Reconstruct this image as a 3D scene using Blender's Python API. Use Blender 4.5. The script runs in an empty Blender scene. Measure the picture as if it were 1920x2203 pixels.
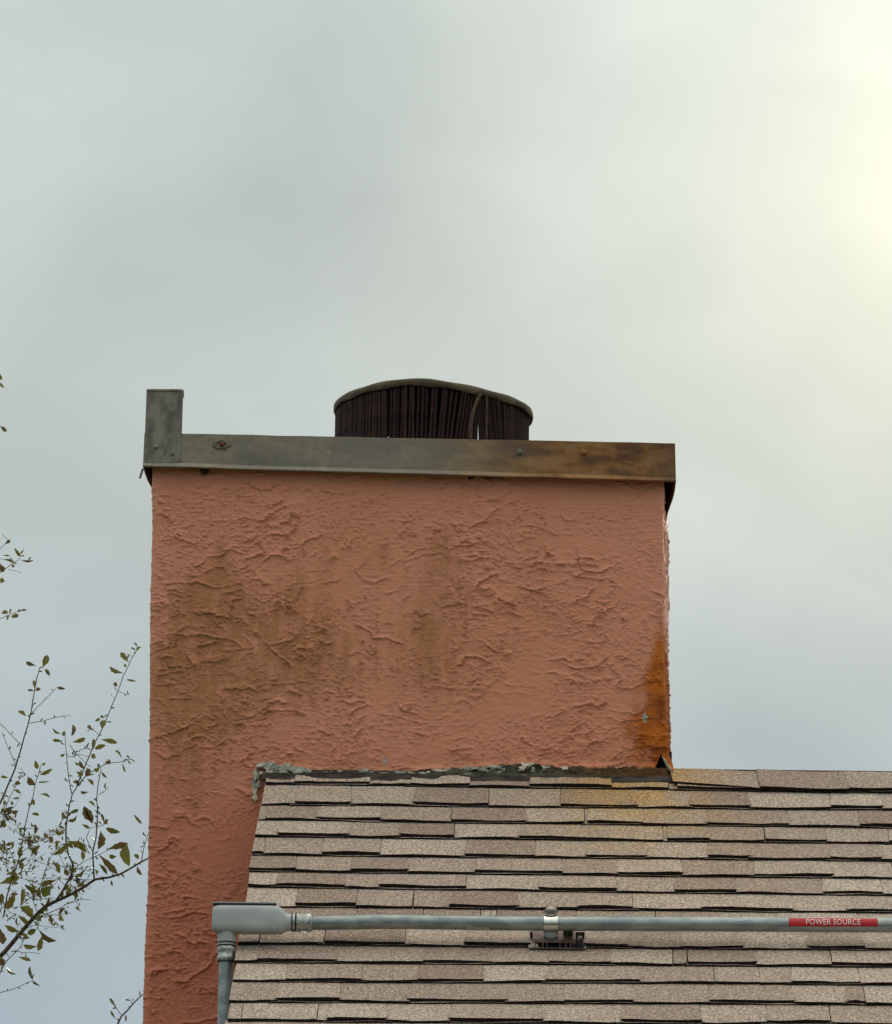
import bpy, bmesh, math, random
import numpy as np
from mathutils import Vector, Matrix

# ------------------------------------------------------------------ camera
rad = math.radians
F_PX, IMG_W, IMG_H = 10260.0, 1920.0, 2203.0
CAM = np.array([0.0, 0.0, 1.6])
PITCH, ROLL = rad(15.0), rad(0.4)
_F = np.array([0, math.cos(PITCH), math.sin(PITCH)])
_U = np.array([0, -math.sin(PITCH), math.cos(PITCH)])
_R = np.array([1.0, 0, 0])
CR = _R * math.cos(ROLL) + _U * math.sin(ROLL)
CU = _U * math.cos(ROLL) - _R * math.sin(ROLL)
scene = bpy.context.scene
col = scene.collection
cam_data = bpy.data.cameras.new('camera')
cam = bpy.data.objects.new('camera', cam_data)
col.objects.link(cam)
cam_data.sensor_fit = 'HORIZONTAL'
cam_data.sensor_width = 36.0
cam_data.lens = 36.0 * F_PX / IMG_W
cam_data.clip_start, cam_data.clip_end = 0.1, 3000.0
M = Matrix(((CR[0], CU[0], -_F[0], CAM[0]), (CR[1], CU[1], -_F[1], CAM[1]),
            (CR[2], CU[2], -_F[2], CAM[2]), (0, 0, 0, 1)))
cam.matrix_world = M
scene.camera = cam
scene.cycles.max_bounces = 6
scene.cycles.diffuse_bounces = 3

# ------------------------------------------------------------------ light
SUN_AZ, SUN_EL = rad(7.4), rad(18.5)
SUN = Vector((math.sin(SUN_AZ) * math.cos(SUN_EL), math.cos(SUN_AZ) * math.cos(SUN_EL), math.sin(SUN_EL)))
EXPOSURE = 0.0
scene.view_settings.view_transform = 'Standard'
scene.view_settings.look = 'None'
scene.view_settings.exposure = EXPOSURE
scene.view_settings.gamma = 1.0
scene.view_settings.use_curve_mapping = False
sun_data = bpy.data.lights.new('sun', 'SUN')
sun_data.energy = 1.5
sun_data.angle = rad(10)
sun_data.color = (1.0, 0.93, 0.78)
sun = bpy.data.objects.new('sun', sun_data)
col.objects.link(sun)
sun.rotation_euler = (-SUN).to_track_quat('-Z', 'Y').to_euler()
sun.location = (20, 60, 30)


class NT:
    """tiny node-tree helper"""
    def __init__(self, tree):
        self.t = tree

    def n(self, typ, **kw):
        nd = self.t.nodes.new(typ)
        for k, v in kw.items():
            setattr(nd, k, v)
        return nd

    def put(self, sock, v):
        if v is None:
            return
        if hasattr(v, 'is_output') or isinstance(v, bpy.types.NodeSocket):
            self.t.links.new(v, sock)
        else:
            if sock.type == 'RGBA' and hasattr(v, '__len__') and len(v) == 3:
                v = (*v, 1.0)
            sock.default_value = v

    def math(self, op, a, b=None, c=None, clamp=False):
        nd = self.n('ShaderNodeMath', operation=op, use_clamp=clamp)
        for i, v in enumerate((a, b, c)):
            self.put(nd.inputs[i], v)
        return nd.outputs[0]

    def vmath(self, op, a, b=None):
        nd = self.n('ShaderNodeVectorMath', operation=op)
        self.put(nd.inputs[0], a)
        if b is not None:
            self.put(nd.inputs[3 if op == 'SCALE' else 1], b)
        return nd.outputs['Value' if op in ('DOT_PRODUCT', 'LENGTH') else 'Vector']

    def mix(self, f, a, b, typ='MIX'):
        nd = self.n('ShaderNodeMix', data_type='RGBA', blend_type=typ)
        self.put(nd.inputs['Factor'], f)
        self.put(nd.inputs[6], a)
        self.put(nd.inputs[7], b)
        return nd.outputs[2]

    def noise(self, vec, scale, detail=4.0, rough=0.55, dist=0.0):
        nd = self.n('ShaderNodeTexNoise')
        self.put(nd.inputs['Vector'], vec)
        nd.inputs['Scale'].default_value = scale
        nd.inputs['Detail'].default_value = detail
        nd.inputs['Roughness'].default_value = rough
        nd.inputs['Distortion'].default_value = dist
        return nd.outputs['Fac']

    def ramp(self, f, lo, hi, a=0.0, b=1.0, smooth=True):
        nd = self.n('ShaderNodeMapRange', interpolation_type='SMOOTHSTEP' if smooth else 'LINEAR')
        self.put(nd.inputs[0], f)
        for i, v in ((1, lo), (2, hi), (3, a), (4, b)):
            nd.inputs[i].default_value = v
        return nd.outputs[0]

    def attr(self, name):
        return self.n('ShaderNodeAttribute', attribute_name=name).outputs['Fac']

    def pos(self):
        return self.n('ShaderNodeTexCoord').outputs['Object']

    def mapv(self, vec, scale=(1, 1, 1), loc=(0, 0, 0)):
        nd = self.n('ShaderNodeMapping')
        self.put(nd.inputs['Vector'], vec)
        nd.inputs['Scale'].default_value = scale
        nd.inputs['Location'].default_value = loc
        return nd.outputs[0]


SKY_A, SKY_B = (0.4, 5.6, 2.5), (4.8, 4.2, 3.1)
world = bpy.data.worlds.new('World')
scene.world = world
world.use_nodes = True
world.node_tree.nodes.clear()
w = NT(world.node_tree)
d = w.vmath('NORMALIZE', w.n('ShaderNodeTexCoord').outputs['Generated'])
sep = w.n('ShaderNodeSeparateXYZ')
w.put(sep.inputs[0], d)
dz = w.math('MAXIMUM', sep.outputs['Z'], 0.0)
sky = w.n('ShaderNodeTexSky', sky_type='NISHITA')
sky.sun_disc = False
sky.sun_elevation = SUN_EL
sky.sun_rotation = SUN_AZ
sky.air_density, sky.dust_density, sky.ozone_density = 1.0, 2.5, 1.0
# overcast cloud deck: brighter towards the zenith than standard overcast, to lift roof light
zenith_gain = w.math('MULTIPLY_ADD', w.math('MULTIPLY', dz, dz), 4.0, 1.36)
cdir = w.mapv(d, (7.0, 7.0, 9.0), SKY_A)
n1 = w.noise(cdir, 1.1, 2.0, 0.4, 0.2)
cdir2 = w.mapv(d, (13.0, 13.0, 19.0), SKY_B)
n2 = w.noise(cdir2, 1.3, 3.0, 0.45, 0.4)
cl = w.math('ADD', w.math('MULTIPLY', n1, 0.68), w.math('MULTIPLY', n2, 0.32))
cl = w.ramp(cl, 0.34, 0.66, 0.0, 1.0, smooth=False)
g = w.math('MAXIMUM', w.vmath('DOT_PRODUCT', d, tuple(SUN)), 0.0)
ga = w.math('POWER', g, 900.0)
gb = w.math('POWER', g, 190.0)
gc = w.math('POWER', g, 18.0)
# cloud colour: cooler low down, neutral grey above, warm near the veiled sun
elev = w.ramp(sep.outputs['Z'], 0.14, 0.30)
ccol = w.mix(elev, (0.435, 0.535, 0.612), (0.484, 0.545, 0.535))
ccol = w.mix(w.ramp(sep.outputs['Z'], 0.33, 0.75), ccol, (0.565, 0.545, 0.495))
ccol = w.mix(1.0, ccol, w.ramp(cl, 0.0, 1.0, 0.85, 1.13, smooth=False), 'MULTIPLY')
deck = w.mix(1.0, ccol, w.math('MULTIPLY', zenith_gain, 0.60), 'MULTIPLY')
warm = w.mix(1.0, (0.66, 0.57, 0.32),
             w.math('MULTIPLY', w.math('ADD', w.math('ADD', w.math('MULTIPLY', ga, 0.40), w.math('MULTIPLY', gb, 0.27)),
                                       w.math('MULTIPLY', gc, 0.04)), w.ramp(cl, 0.0, 1.0, 0.55, 1.35, smooth=False)), 'MULTIPLY')
skyadd = w.mix(1.0, deck, warm, 'ADD')
skyadd = w.mix(1.0, skyadd, w.mix(1.0, sky.outputs[0], (0.0008, 0.0008, 0.0008), 'MULTIPLY'), 'ADD')
bg = w.n('ShaderNodeBackground')
w.put(bg.inputs['Color'], skyadd)
bg.inputs['Strength'].default_value = 1.0
wo = w.n('ShaderNodeOutputWorld')
world.node_tree.links.new(bg.outputs[0], wo.inputs['Surface'])

# ------------------------------------------------------------------ helpers
random.seed(7)
RNG = np.random.default_rng(11)


def perlin(x, y, seed=0):
    x = np.asarray(x, dtype=np.float64)
    y = np.asarray(y, dtype=np.float64)
    xi, yi = np.floor(x).astype(np.int64), np.floor(y).astype(np.int64)
    xf, yf = x - xi, y - yi
    u, v = xf * xf * xf * (xf * (xf * 6 - 15) + 10), yf * yf * yf * (yf * (yf * 6 - 15) + 10)

    def gr(ix, iy, fx, fy):
        h = (ix * 374761393 + iy * 668265263 + seed * 1442695041) & 0x7fffffff
        h = ((h ^ (h >> 13)) * 1274126177) & 0x7fffffff
        a = ((h ^ (h >> 16)) & 0xffff) / 65536.0 * 2 * np.pi
        return np.cos(a) * fx + np.sin(a) * fy
    a, b = gr(xi, yi, xf, yf), gr(xi + 1, yi, xf - 1, yf)
    c, e = gr(xi, yi + 1, xf, yf - 1), gr(xi + 1, yi + 1, xf - 1, yf - 1)
    return ((a + u * (b - a)) + v * ((c + u * (e - c)) - (a + u * (b - a)))) * 1.5


def fbm(x, y, seed=0, octv=4, gain=0.5):
    s, a, t = 0, 1.0, 0
    for i in range(octv):
        s = s + a * perlin(np.asarray(x) * 2 ** i, np.asarray(y) * 2 ** i, seed + i * 17)
        t += a
        a *= gain
    return s / t * 1.4


def sstep(a, b, x):
    t = np.clip((np.asarray(x) - a) / (b - a), 0, 1)
    return t * t * (3 - 2 * t)


def tag(o, label=None, cat=None, group=None, kind=None):
    if label: o['label'] = label
    if cat: o['category'] = cat
    if group: o['group'] = group
    if kind: o['kind'] = kind
    return o


def empty(name, mat=None):
    o = bpy.data.objects.new(name, None)
    o.empty_display_size = 0.2
    col.objects.link(o)
    if mat is not None:
        o.matrix_world = mat
    return o


def link(name, me, mat=None, parent=None, smooth=False):
    o = bpy.data.objects.new(name, me)
    col.objects.link(o)
    if mat is not None:
        for m_ in (mat if isinstance(mat, (list, tuple)) else [mat]):
            me.materials.append(m_)
    if parent is not None:
        o.parent = parent
    if smooth:
        me.polygons.foreach_set('use_smooth', [True] * len(me.polygons))
    return o


def pydata(name, v, f_, mat=None, parent=None, smooth=False):
    me = bpy.data.meshes.new(name)
    me.from_pydata([tuple(map(float, p)) for p in v], [], f_)
    me.update()
    return link(name, me, mat, parent, smooth)


def set_attr(me, name, vals):
    a = me.attributes.new(name, 'FLOAT', 'POINT')
    a.data.foreach_set('value', np.asarray(vals, dtype=np.float32))


class MB:
    """mesh builder in plain lists"""
    def __init__(self):
        self.v, self.f, self.mi = [], [], []

    def add(self, v, f_, mi=0):
        o = len(self.v)
        self.v += [tuple(map(float, p)) for p in v]
        self.f += [tuple(i + o for i in q) for q in f_]
        self.mi += [mi] * len(f_)

    def hexa(self, lo, hi, mi=0):
        """lo, hi: 4 points each, counter-clockwise seen from hi side"""
        self.add(list(lo) + list(hi), [(3, 2, 1, 0), (4, 5, 6, 7)] + [(i, (i + 1) % 4, 4 + (i + 1) % 4, 4 + i) for i in range(4)], mi)

    def box(self, c, s, mi=0, ax=None):
        c = np.array(c, float)
        ax = np.eye(3) if ax is None else np.array(ax, float)
        h = np.array(s, float) / 2
        P = lambda a, b, e: c + ax[0] * h[0] * a + ax[1] * h[1] * b + ax[2] * h[2] * e
        q = [(-1, -1), (1, -1), (1, 1), (-1, 1)]
        self.hexa([P(a, b, -1) for a, b in q], [P(a, b, 1) for a, b in q], mi)

    def rings(self, rings, mi=0, caps=True, closed=True):
        n = len(rings[0])
        o = len(self.v)
        v = [p for r in rings for p in r]
        f_ = []
        for i in range(len(rings) - 1):
            for j in range(n if closed else n - 1):
                k = (j + 1) % n
                f_.append((i * n + j, i * n + k, (i + 1) * n + k, (i + 1) * n + j))
        if caps:
            f_.append(tuple(range(n - 1, -1, -1)))
            f_.append(tuple((len(rings) - 1) * n + j for j in range(n)))
        self.add(v, f_, mi)

    def tube(self, pts, rads, seg=8, mi=0, caps=True):
        pts = [np.array(p, float) for p in pts]
        rr = []
        prev = None
        for i, p in enumerate(pts):
            t = pts[min(i + 1, len(pts) - 1)] - pts[max(i - 1, 0)]
            t = t / (np.linalg.norm(t) + 1e-12)
            if prev is None:
                a = np.cross(t, [0.31, 0.2, 0.93])
                if np.linalg.norm(a) < 0.05:
                    a = np.cross(t, [1, 0, 0])
            else:
                a = prev - t * np.dot(prev, t)
            a = a / np.linalg.norm(a)
            prev = a
            b = np.cross(t, a)
            r = rads[i] if hasattr(rads, '__len__') else rads
            rr.append([p + r * (a * math.cos(2 * math.pi * k / seg) + b * math.sin(2 * math.pi * k / seg)) for k in range(seg)])
        self.rings(rr, mi, caps)

    def build(self, name, mat, parent=None, smooth=False, auto=None):
        me = bpy.data.meshes.new(name)
        me.from_pydata(self.v, [], self.f)
        if isinstance(mat, (list, tuple)):
            me.polygons.foreach_set('material_index', self.mi)
        me.update()
        bm = bmesh.new()
        bm.from_mesh(me)
        bmesh.ops.recalc_face_normals(bm, faces=bm.faces)
        bm.to_mesh(me)
        bm.free()
        o = link(name, me, mat, parent, smooth)
        if auto:
            me.polygons.foreach_set('use_smooth', [True] * len(me.polygons))
            me.set_sharp_from_angle(angle=rad(auto))
        return o


# ------------------------------------------------------------------ the house frame
DIST = 16.0
PSI, TILT, PHI = rad(1.2), rad(0.45), rad(35.0)
_Z = np.array([0, 0, 1.0])
_xh = np.array([math.cos(PSI), -math.sin(PSI), 0])
HY = np.array([math.sin(PSI), math.cos(PSI), 0])
HX = _xh * math.cos(TILT) - _Z * math.sin(TILT)
HZ = _Z * math.cos(TILT) + _xh * math.sin(TILT)


def ray(u, v):
    q = F_PX * _F + (u - 960) * CR - (v - 1101.5) * CU
    return q / np.linalg.norm(q)


_d0 = ray(960, 1664)
ORG = CAM + _d0 * (DIST / _d0[1])            # where the roof meets the chimney front
HM = Matrix(((HX[0], HY[0], HZ[0], ORG[0]), (HX[1], HY[1], HZ[1], ORG[1]), (HX[2], HY[2], HZ[2], ORG[2]), (0, 0, 0, 1)))
RN = np.array([0, -math.sin(PHI), math.cos(PHI)])   # roof normal in house axes
RD = np.array([0, -math.cos(PHI), -math.sin(PHI)])  # down the slope
CAMH = np.array([(CAM - ORG) @ HX, (CAM - ORG) @ HY, (CAM - ORG) @ HZ])


def rayh(u, v):
    q = ray(u, v)
    return np.array([q @ HX, q @ HY, q @ HZ])


def on_front(u, v, y=0.0):
    q = rayh(u, v)
    return CAMH + q * ((y - CAMH[1]) / q[1])


def on_roof(u, v, off=0.0):
    """point on the roof plane lifted by off; returns house coords"""
    q = rayh(u, v)
    return CAMH + q * ((off - CAMH @ RN) / (q @ RN))


def roof_uv(u, v, off=0.0):
    p = on_roof(u, v, off)
    return p[0], p @ RD


def rp(u, v, n=0.0):
    return np.array([u, 0, 0]) + RD * v + RN * n


PXM = DIST / F_PX / math.cos(rad(10))          # metres per photo pixel near the chimney
GROUND_Z = -ORG[2]                             # ground level in house axes (nearly)

# ------------------------------------------------------------------ materials
MATS = {}


def newmat(name):
    m_ = bpy.data.materials.new(name)
    m_.use_nodes = True
    m_.node_tree.nodes.clear()
    t = NT(m_.node_tree)
    out = t.n('ShaderNodeOutputMaterial')
    bs = t.n('ShaderNodeBsdfPrincipled')
    m_.node_tree.links.new(bs.outputs[0], out.inputs['Surface'])
    MATS[name] = m_
    return m_, t, bs


def bump(t, bs, h, strength, distance):
    b = t.n('ShaderNodeBump')
    b.inputs['Strength'].default_value = strength
    b.inputs['Distance'].default_value = distance
    t.put(b.inputs['Height'], h)
    t.put(bs.inputs['Normal'], b.outputs[0])


def simple(name, c1, c2, rough=0.6, metal=0.0, scale=20, bscale=None, bstr=0.3, bdist=0.002, spec=0.5, stretch=(1, 1, 1), lo=0.35, hi=0.65):
    m_, t, bs = newmat(name)
    p = t.mapv(t.pos(), stretch)
    n_ = t.noise(p, scale, 5.0, 0.6)
    t.put(bs.inputs['Base Color'], t.mix(t.ramp(n_, lo, hi), c1, c2))
    bs.inputs['Roughness'].default_value = rough
    bs.inputs['Metallic'].default_value = metal
    bs.inputs['Specular IOR Level'].default_value = spec
    if bscale:
        bump(t, bs, t.noise(p, bscale, 4.0, 0.6), bstr, bdist)
    return m_


# stucco: salmon paint with algae and rust stains (masks are stored on the mesh)
m_, t, bs = newmat('stucco')
p = t.pos()
big = t.noise(p, 2.2, 4.0, 0.55)
mid = t.noise(t.mapv(p, (9, 9, 14)), 1.0, 5.0, 0.6)
c = t.mix(t.ramp(big, 0.3, 0.7), (0.695, 0.285, 0.172), (0.645, 0.252, 0.138))
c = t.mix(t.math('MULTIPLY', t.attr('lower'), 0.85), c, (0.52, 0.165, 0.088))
c = t.mix(t.ramp(mid, 0.35, 0.75, 0.0, 0.25), c, (0.50, 0.205, 0.115))
al = t.math('MULTIPLY', t.attr('algae'), t.ramp(t.noise(t.mapv(p, (22, 22, 9)), 1.0, 6.0, 0.62), 0.28, 0.62, 0.35, 1.0))
c = t.mix(t.math('MULTIPLY', t.math('MINIMUM', al, 1.0), 0.60), c, (0.275, 0.138, 0.042))
rs = t.math('MULTIPLY', t.attr('rust'), t.ramp(t.noise(t.mapv(p, (30, 30, 12)), 1.0, 6.0, 0.6), 0.25, 0.55, 0.85, 1.0))
c = t.mix(t.math('MINIMUM', rs, 0.98), c, t.mix(t.ramp(mid, 0.35, 0.65), (0.53, 0.140, 0.005), (0.27, 0.062, 0.005)))
c = t.mix(t.attr('bare'), c, (0.36, 0.37, 0.33))
spk = t.noise(p, 160, 3.0, 0.6)
c = t.mix(t.ramp(spk, 0.58, 0.75, 0.0, 0.22), c, (0.30, 0.12, 0.075))
t.put(bs.inputs['Base Color'], c)
t.put(bs.inputs['Roughness'], t.math('ADD', 0.50, t.math('MULTIPLY', t.math('MAXIMUM', rs, al), 0.38), clamp=True))
bs.inputs['Specular IOR Level'].default_value = 0.45
bump(t, bs, t.noise(p, 150, 5.0, 0.75), 0.85, 0.0035)

# shingles: granules, tone and rust run-off stored on the mesh
m_, t, bs = newmat('shingle')
p = t.pos()
tone = t.attr('tone')
gr1 = t.noise(p, 170, 3.0, 0.75)
gr2 = t.noise(t.mapv(p, (1, 1, 1), (5, 3, 1)), 105, 4.0, 0.7)
blot = t.noise(p, 9.0, 4.0, 0.6)
c = t.mix(tone, (0.285, 0.215, 0.178), (0.490, 0.418, 0.345))
c = t.mix(t.ramp(blot, 0.35, 0.7, 0.0, 0.30), c, (0.34, 0.25, 0.195))
c = t.mix(t.math('MULTIPLY', t.attr('stain'), t.ramp(t.noise(t.mapv(p, (14, 14, 14)), 1.0, 5.0), 0.3, 0.6, 0.35, 0.95)), c, (0.46, 0.285, 0.105))
c = t.mix(1.0, c, t.ramp(gr1, 0.36, 0.66, 1.30, 0.50), 'MULTIPLY')
c = t.mix(1.0, c, t.ramp(gr2, 0.36, 0.66, 0.72, 1.45), 'MULTIPLY')
c = t.mix(t.ramp(t.noise(p, 330, 2.0, 0.6), 0.60, 0.70, 0.0, 0.5), c, (0.62, 0.56, 0.48))
c = t.mix(t.attr('pale'), c, (0.50, 0.47, 0.40))
t.put(bs.inputs['Base Color'], c)
bs.inputs['Roughness'].default_value = 0.9
bs.inputs['Specular IOR Level'].default_value = 0.2
bump(t, bs, t.math('ADD', gr1, gr2), 0.9, 0.004)
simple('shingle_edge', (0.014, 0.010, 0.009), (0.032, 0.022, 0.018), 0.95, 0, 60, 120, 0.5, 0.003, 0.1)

# galvanised chase cover, rusting towards its right end
m_, t, bs = newmat('cover_metal')
p = t.pos()
sx = t.n('ShaderNodeSeparateXYZ')
t.put(sx.inputs[0], p)
rg = t.ramp(sx.outputs['X'], -0.30, 0.45)
nz = t.noise(t.mapv(p, (6, 6, 14)), 1.0, 6.0, 0.62)
rustf = t.math('MULTIPLY', t.math('POWER', rg, 1.2), t.ramp(nz, 0.25, 0.55, 0.5, 1.0), clamp=True)
sm = t.noise(t.mapv(p, (28, 28, 40)), 1.0, 6.0, 0.65)
c = t.mix(t.ramp(sm, 0.3, 0.7), (0.180, 0.160, 0.115), (0.285, 0.256, 0.190))
c = t.mix(t.ramp(t.noise(p, 55, 5.0, 0.7), 0.60, 0.72, 0.0, 0.6), c, (0.42, 0.42, 0.37))
c = t.mix(t.ramp(t.noise(t.mapv(p, (5, 5, 2.5), (4, 0, 0)), 1.0, 3.0), 0.45, 0.6, 0.0, 0.4), c, (0.14, 0.135, 0.12))
c = t.mix(rustf, c, t.mix(t.ramp(nz, 0.42, 0.62), (0.285, 0.122, 0.022), (0.105, 0.044, 0.013)))
c = t.mix(t.ramp(sx.outputs['X'], 0.60, 0.90, 0.0, 0.80), c, (0.080, 0.048, 0.027))
t.put(bs.inputs['Base Color'], c)
bs.inputs['Metallic'].default_value = 0.25
t.put(bs.inputs['Roughness'], t.ramp(sm, 0.3, 0.7, 0.45, 0.7))
bump(t, bs, t.noise(p, 40, 5.0, 0.6), 0.25, 0.002)

simple('upstand_metal', (0.115, 0.110, 0.090), (0.235, 0.225, 0.190), 0.6, 0.25, 26, 60, 0.3, 0.002, 0.4, (1, 1, 0.5))
simple('rivet_metal', (0.10, 0.085, 0.06), (0.22, 0.19, 0.14), 0.55, 0.4, 90)
simple('rusty_rivet', (0.22, 0.085, 0.04), (0.12, 0.05, 0.03), 0.8, 0.1, 120)
simple('dark_gap', (0.020, 0.016, 0.013), (0.045, 0.036, 0.028), 0.95, 0, 30, 60, 0.6, 0.004, 0.1)  # shade of hollows put into the colour; also coats the tar blobs
simple('flue_slat', (0.008, 0.005, 0.005), (0.055, 0.018, 0.013), 0.55, 0.35, 34, 90, 0.3, 0.002, 0.4, (1, 1, 0.4))
_fs = MATS['flue_slat'].node_tree
_t = NT(_fs)
_b = [x for x in _fs.nodes if x.type == 'BSDF_PRINCIPLED'][0]
_src = _b.inputs['Base Color'].links[0].from_socket
_t.put(_b.inputs['Base Color'], _t.mix(1.0, _src, _t.ramp(_t.n('ShaderNodeObjectInfo').outputs['Random'], 0, 1, 0.35, 1.15, smooth=False), 'MULTIPLY'))
simple('flue_lid', (0.045, 0.032, 0.020), (0.105, 0.078, 0.042), 0.62, 0.3, 16, 50, 0.25, 0.002, 0.5)
simple('flue_liner', (0.010, 0.008, 0.008), (0.020, 0.015, 0.013), 0.8, 0.0, 20)
simple('bent_rust', (0.040, 0.022, 0.014), (0.085, 0.045, 0.026), 0.6, 0.3, 40)
simple('conduit_grey', (0.215, 0.255, 0.262), (0.335, 0.375, 0.375), 0.36, 0.5, 26, 60, 0.25, 0.0015, 0.5, (0.35, 1, 1), 0.40, 0.60)
simple('fitting_grey', (0.365, 0.405, 0.412), (0.430, 0.468, 0.468), 0.42, 0.0, 12, 140, 0.08, 0.001, 0.5)
simple('nut_zinc', (0.24, 0.27, 0.265), (0.52, 0.55, 0.53), 0.35, 0.7, 90, 120, 0.5, 0.002, 0.5)
simple('dark_rubber', (0.016, 0.017, 0.018), (0.03, 0.03, 0.03), 0.7, 0, 30)
simple('steel_bright', (0.62, 0.62, 0.60), (0.78, 0.78, 0.76), 0.20, 1.0, 30)
simple('steel_dull', (0.20, 0.195, 0.18), (0.33, 0.32, 0.29), 0.34, 0.85, 40, 80, 0.2, 0.001)
simple('mount_brown', (0.125, 0.085, 0.075), (0.20, 0.15, 0.135), 0.35, 0.6, 40)
simple('sticker_red', (0.44, 0.010, 0.018), (0.52, 0.014, 0.024), 0.4, 0, 30, spec=0.4)
simple('sticker_white', (0.74, 0.62, 0.58), (0.82, 0.72, 0.68), 0.5, 0, 30)
simple('tape_pale', (0.33, 0.33, 0.29), (0.45, 0.45, 0.40), 0.6, 0, 60)
simple('lead_flashing', (0.022, 0.019, 0.016), (0.070, 0.060, 0.050), 0.85, 0.0, 14, 40, 0.5, 0.004, 0.15, (1, 1, 2))
m_, t, bs = newmat('sealant')
p = t.pos()
n_ = t.noise(t.mapv(p, (18, 18, 40)), 1.0, 6.0, 0.65)
c = t.mix(t.ramp(n_, 0.36, 0.60), (0.028, 0.026, 0.018), (0.105, 0.105, 0.070))
c = t.mix(t.ramp(t.noise(t.mapv(p, (30, 30, 60), (3, 1, 0)), 1.0, 5.0, 0.6), 0.60, 0.68), c, (0.34, 0.34, 0.27))
c = t.mix(t.attr('rust'), c, (0.10, 0.055, 0.025))
t.put(bs.inputs['Base Color'], c)
bs.inputs['Roughness'].default_value = 0.95
bs.inputs['Specular IOR Level'].default_value = 0.1
bump(t, bs, t.noise(p, 70, 5.0, 0.7), 0.8, 0.006)
simple('mortar_chip', (0.30, 0.315, 0.27), (0.55, 0.55, 0.47), 0.9, 0, 45, 90, 0.6, 0.004, 0.2)
simple('painted_flake', (0.62, 0.52, 0.42), (0.80, 0.74, 0.62), 0.8, 0, 60)
simple('bark', (0.055, 0.042, 0.028), (0.110, 0.088, 0.060), 0.9, 0, 60, 90, 0.6, 0.004, 0.2, (1, 1, 0.4))
simple('twig', (0.060, 0.040, 0.030), (0.105, 0.072, 0.052), 0.8, 0, 60)
simple('wall_paint', (0.56, 0.215, 0.128), (0.60, 0.245, 0.155), 0.8, 0, 4, 60, 0.6, 0.008, 0.2)
simple('trim_paint', (0.55, 0.52, 0.46), (0.62, 0.59, 0.53), 0.6, 0, 6)
simple('deck_wood', (0.10, 0.075, 0.05), (0.16, 0.12, 0.085), 0.85, 0, 12)
simple('grass_soil', (0.055, 0.075, 0.028), (0.12, 0.115, 0.06), 0.95, 0, 0.8, 12, 0.6, 0.03, 0.1)
for nm, a, b in (('leaf_olive', (0.088, 0.084, 0.017), (0.155, 0.145, 0.030)), ('leaf_brown', (0.068, 0.048, 0.017), (0.110, 0.080, 0.028)),
                 ('leaf_green', (0.062, 0.068, 0.015), (0.105, 0.112, 0.022))):
    m_, t, bs = newmat(nm)
    oi = t.n('ShaderNodeObjectInfo').outputs['Random']
    t.put(bs.inputs['Base Color'], t.mix(t.math('MULTIPLY_ADD', t.noise(t.pos(), 6, 3.0), 0.5, t.math('MULTIPLY', oi, 0.5)), a, b))
    bs.inputs['Roughness'].default_value = 0.38
    tr = t.n('ShaderNodeBsdfTranslucent')
    t.put(tr.inputs['Color'], tuple(x * 1.5 for x in b) + (1,))
    ms = t.n('ShaderNodeMixShader')
    ms.inputs[0].default_value = 0.3
    m_.node_tree.links.new(bs.outputs[0], ms.inputs[1])
    m_.node_tree.links.new(tr.outputs[0], ms.inputs[2])
    out = [x for x in m_.node_tree.nodes if x.type == 'OUTPUT_MATERIAL'][0]
    m_.node_tree.links.new(ms.outputs[0], out.inputs['Surface'])

# ------------------------------------------------------------------ ground
n_ = 40
gv = []
for j in range(n_ + 1):
    for i in range(n_ + 1):
        sx_, sy_ = (i / n_ * 2 - 1), (j / n_ * 2 - 1)
        x_, y_ = 900 * sx_ * abs(sx_) ** 1.5, 900 * sy_ * abs(sy_) ** 1.5
        gv.append((x_, y_ + 10, 0.05 * float(perlin(x_ * .2, y_ * .2, 5)) - 0.05))
gf = [(j * (n_ + 1) + i, j * (n_ + 1) + i + 1, (j + 1) * (n_ + 1) + i + 1, (j + 1) * (n_ + 1) + i) for j in range(n_) for i in range(n_)]
o = pydata('ground', gv, gf, MATS['grass_soil'])
tag(o, 'rough lawn around the house', 'ground', kind='structure')

# ------------------------------------------------------------------ the house: roof, walls
house = empty('house', HM)
tag(house, 'house with tan laminated asphalt shingle roof running right from the chimney', 'house')

RAKE_U = float(np.mean([roof_uv(a, b)[0] for a, b in ((552, 1768), (539, 1892), (515, 2026), (497, 2112), (487, 2198))]))
RIDGE_Y = 0.026                                  # ridge lies a hand behind the chimney front
RIDGE_V = -RIDGE_Y / math.cos(PHI)
EAVE_V = 3.9
RIGHT_U = 7.5
# deck
mb = MB()
th = 0.03
a0, a1 = RAKE_U + 0.012, RIGHT_U
mb.hexa([rp(a0, EAVE_V, -th - .004), rp(a1, EAVE_V, -th - .004), rp(a1, RIDGE_V, -th - .004), rp(a0, RIDGE_V, -th - .004)],
        [rp(a0, EAVE_V, -.004), rp(a1, EAVE_V, -.004), rp(a1, RIDGE_V, -.004), rp(a0, RIDGE_V, -.004)])


def back(u, v, n=0.0):      # mirrored slope behind the ridge
    q = rp(u, v, n)
    return np.array([q[0], 2 * RIDGE_Y - q[1], q[2]])


mb.hexa([back(a0, RIDGE_V, -th - .004), back(a1, RIDGE_V, -th - .004), back(a1, EAVE_V, -th - .004), back(a0, EAVE_V, -th - .004)],
        [back(a0, RIDGE_V, .004), back(a1, RIDGE_V, .004), back(a1, EAVE_V, .004), back(a0, EAVE_V, .004)])
roof = mb.build('roof', MATS['deck_wood'], house)
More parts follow.
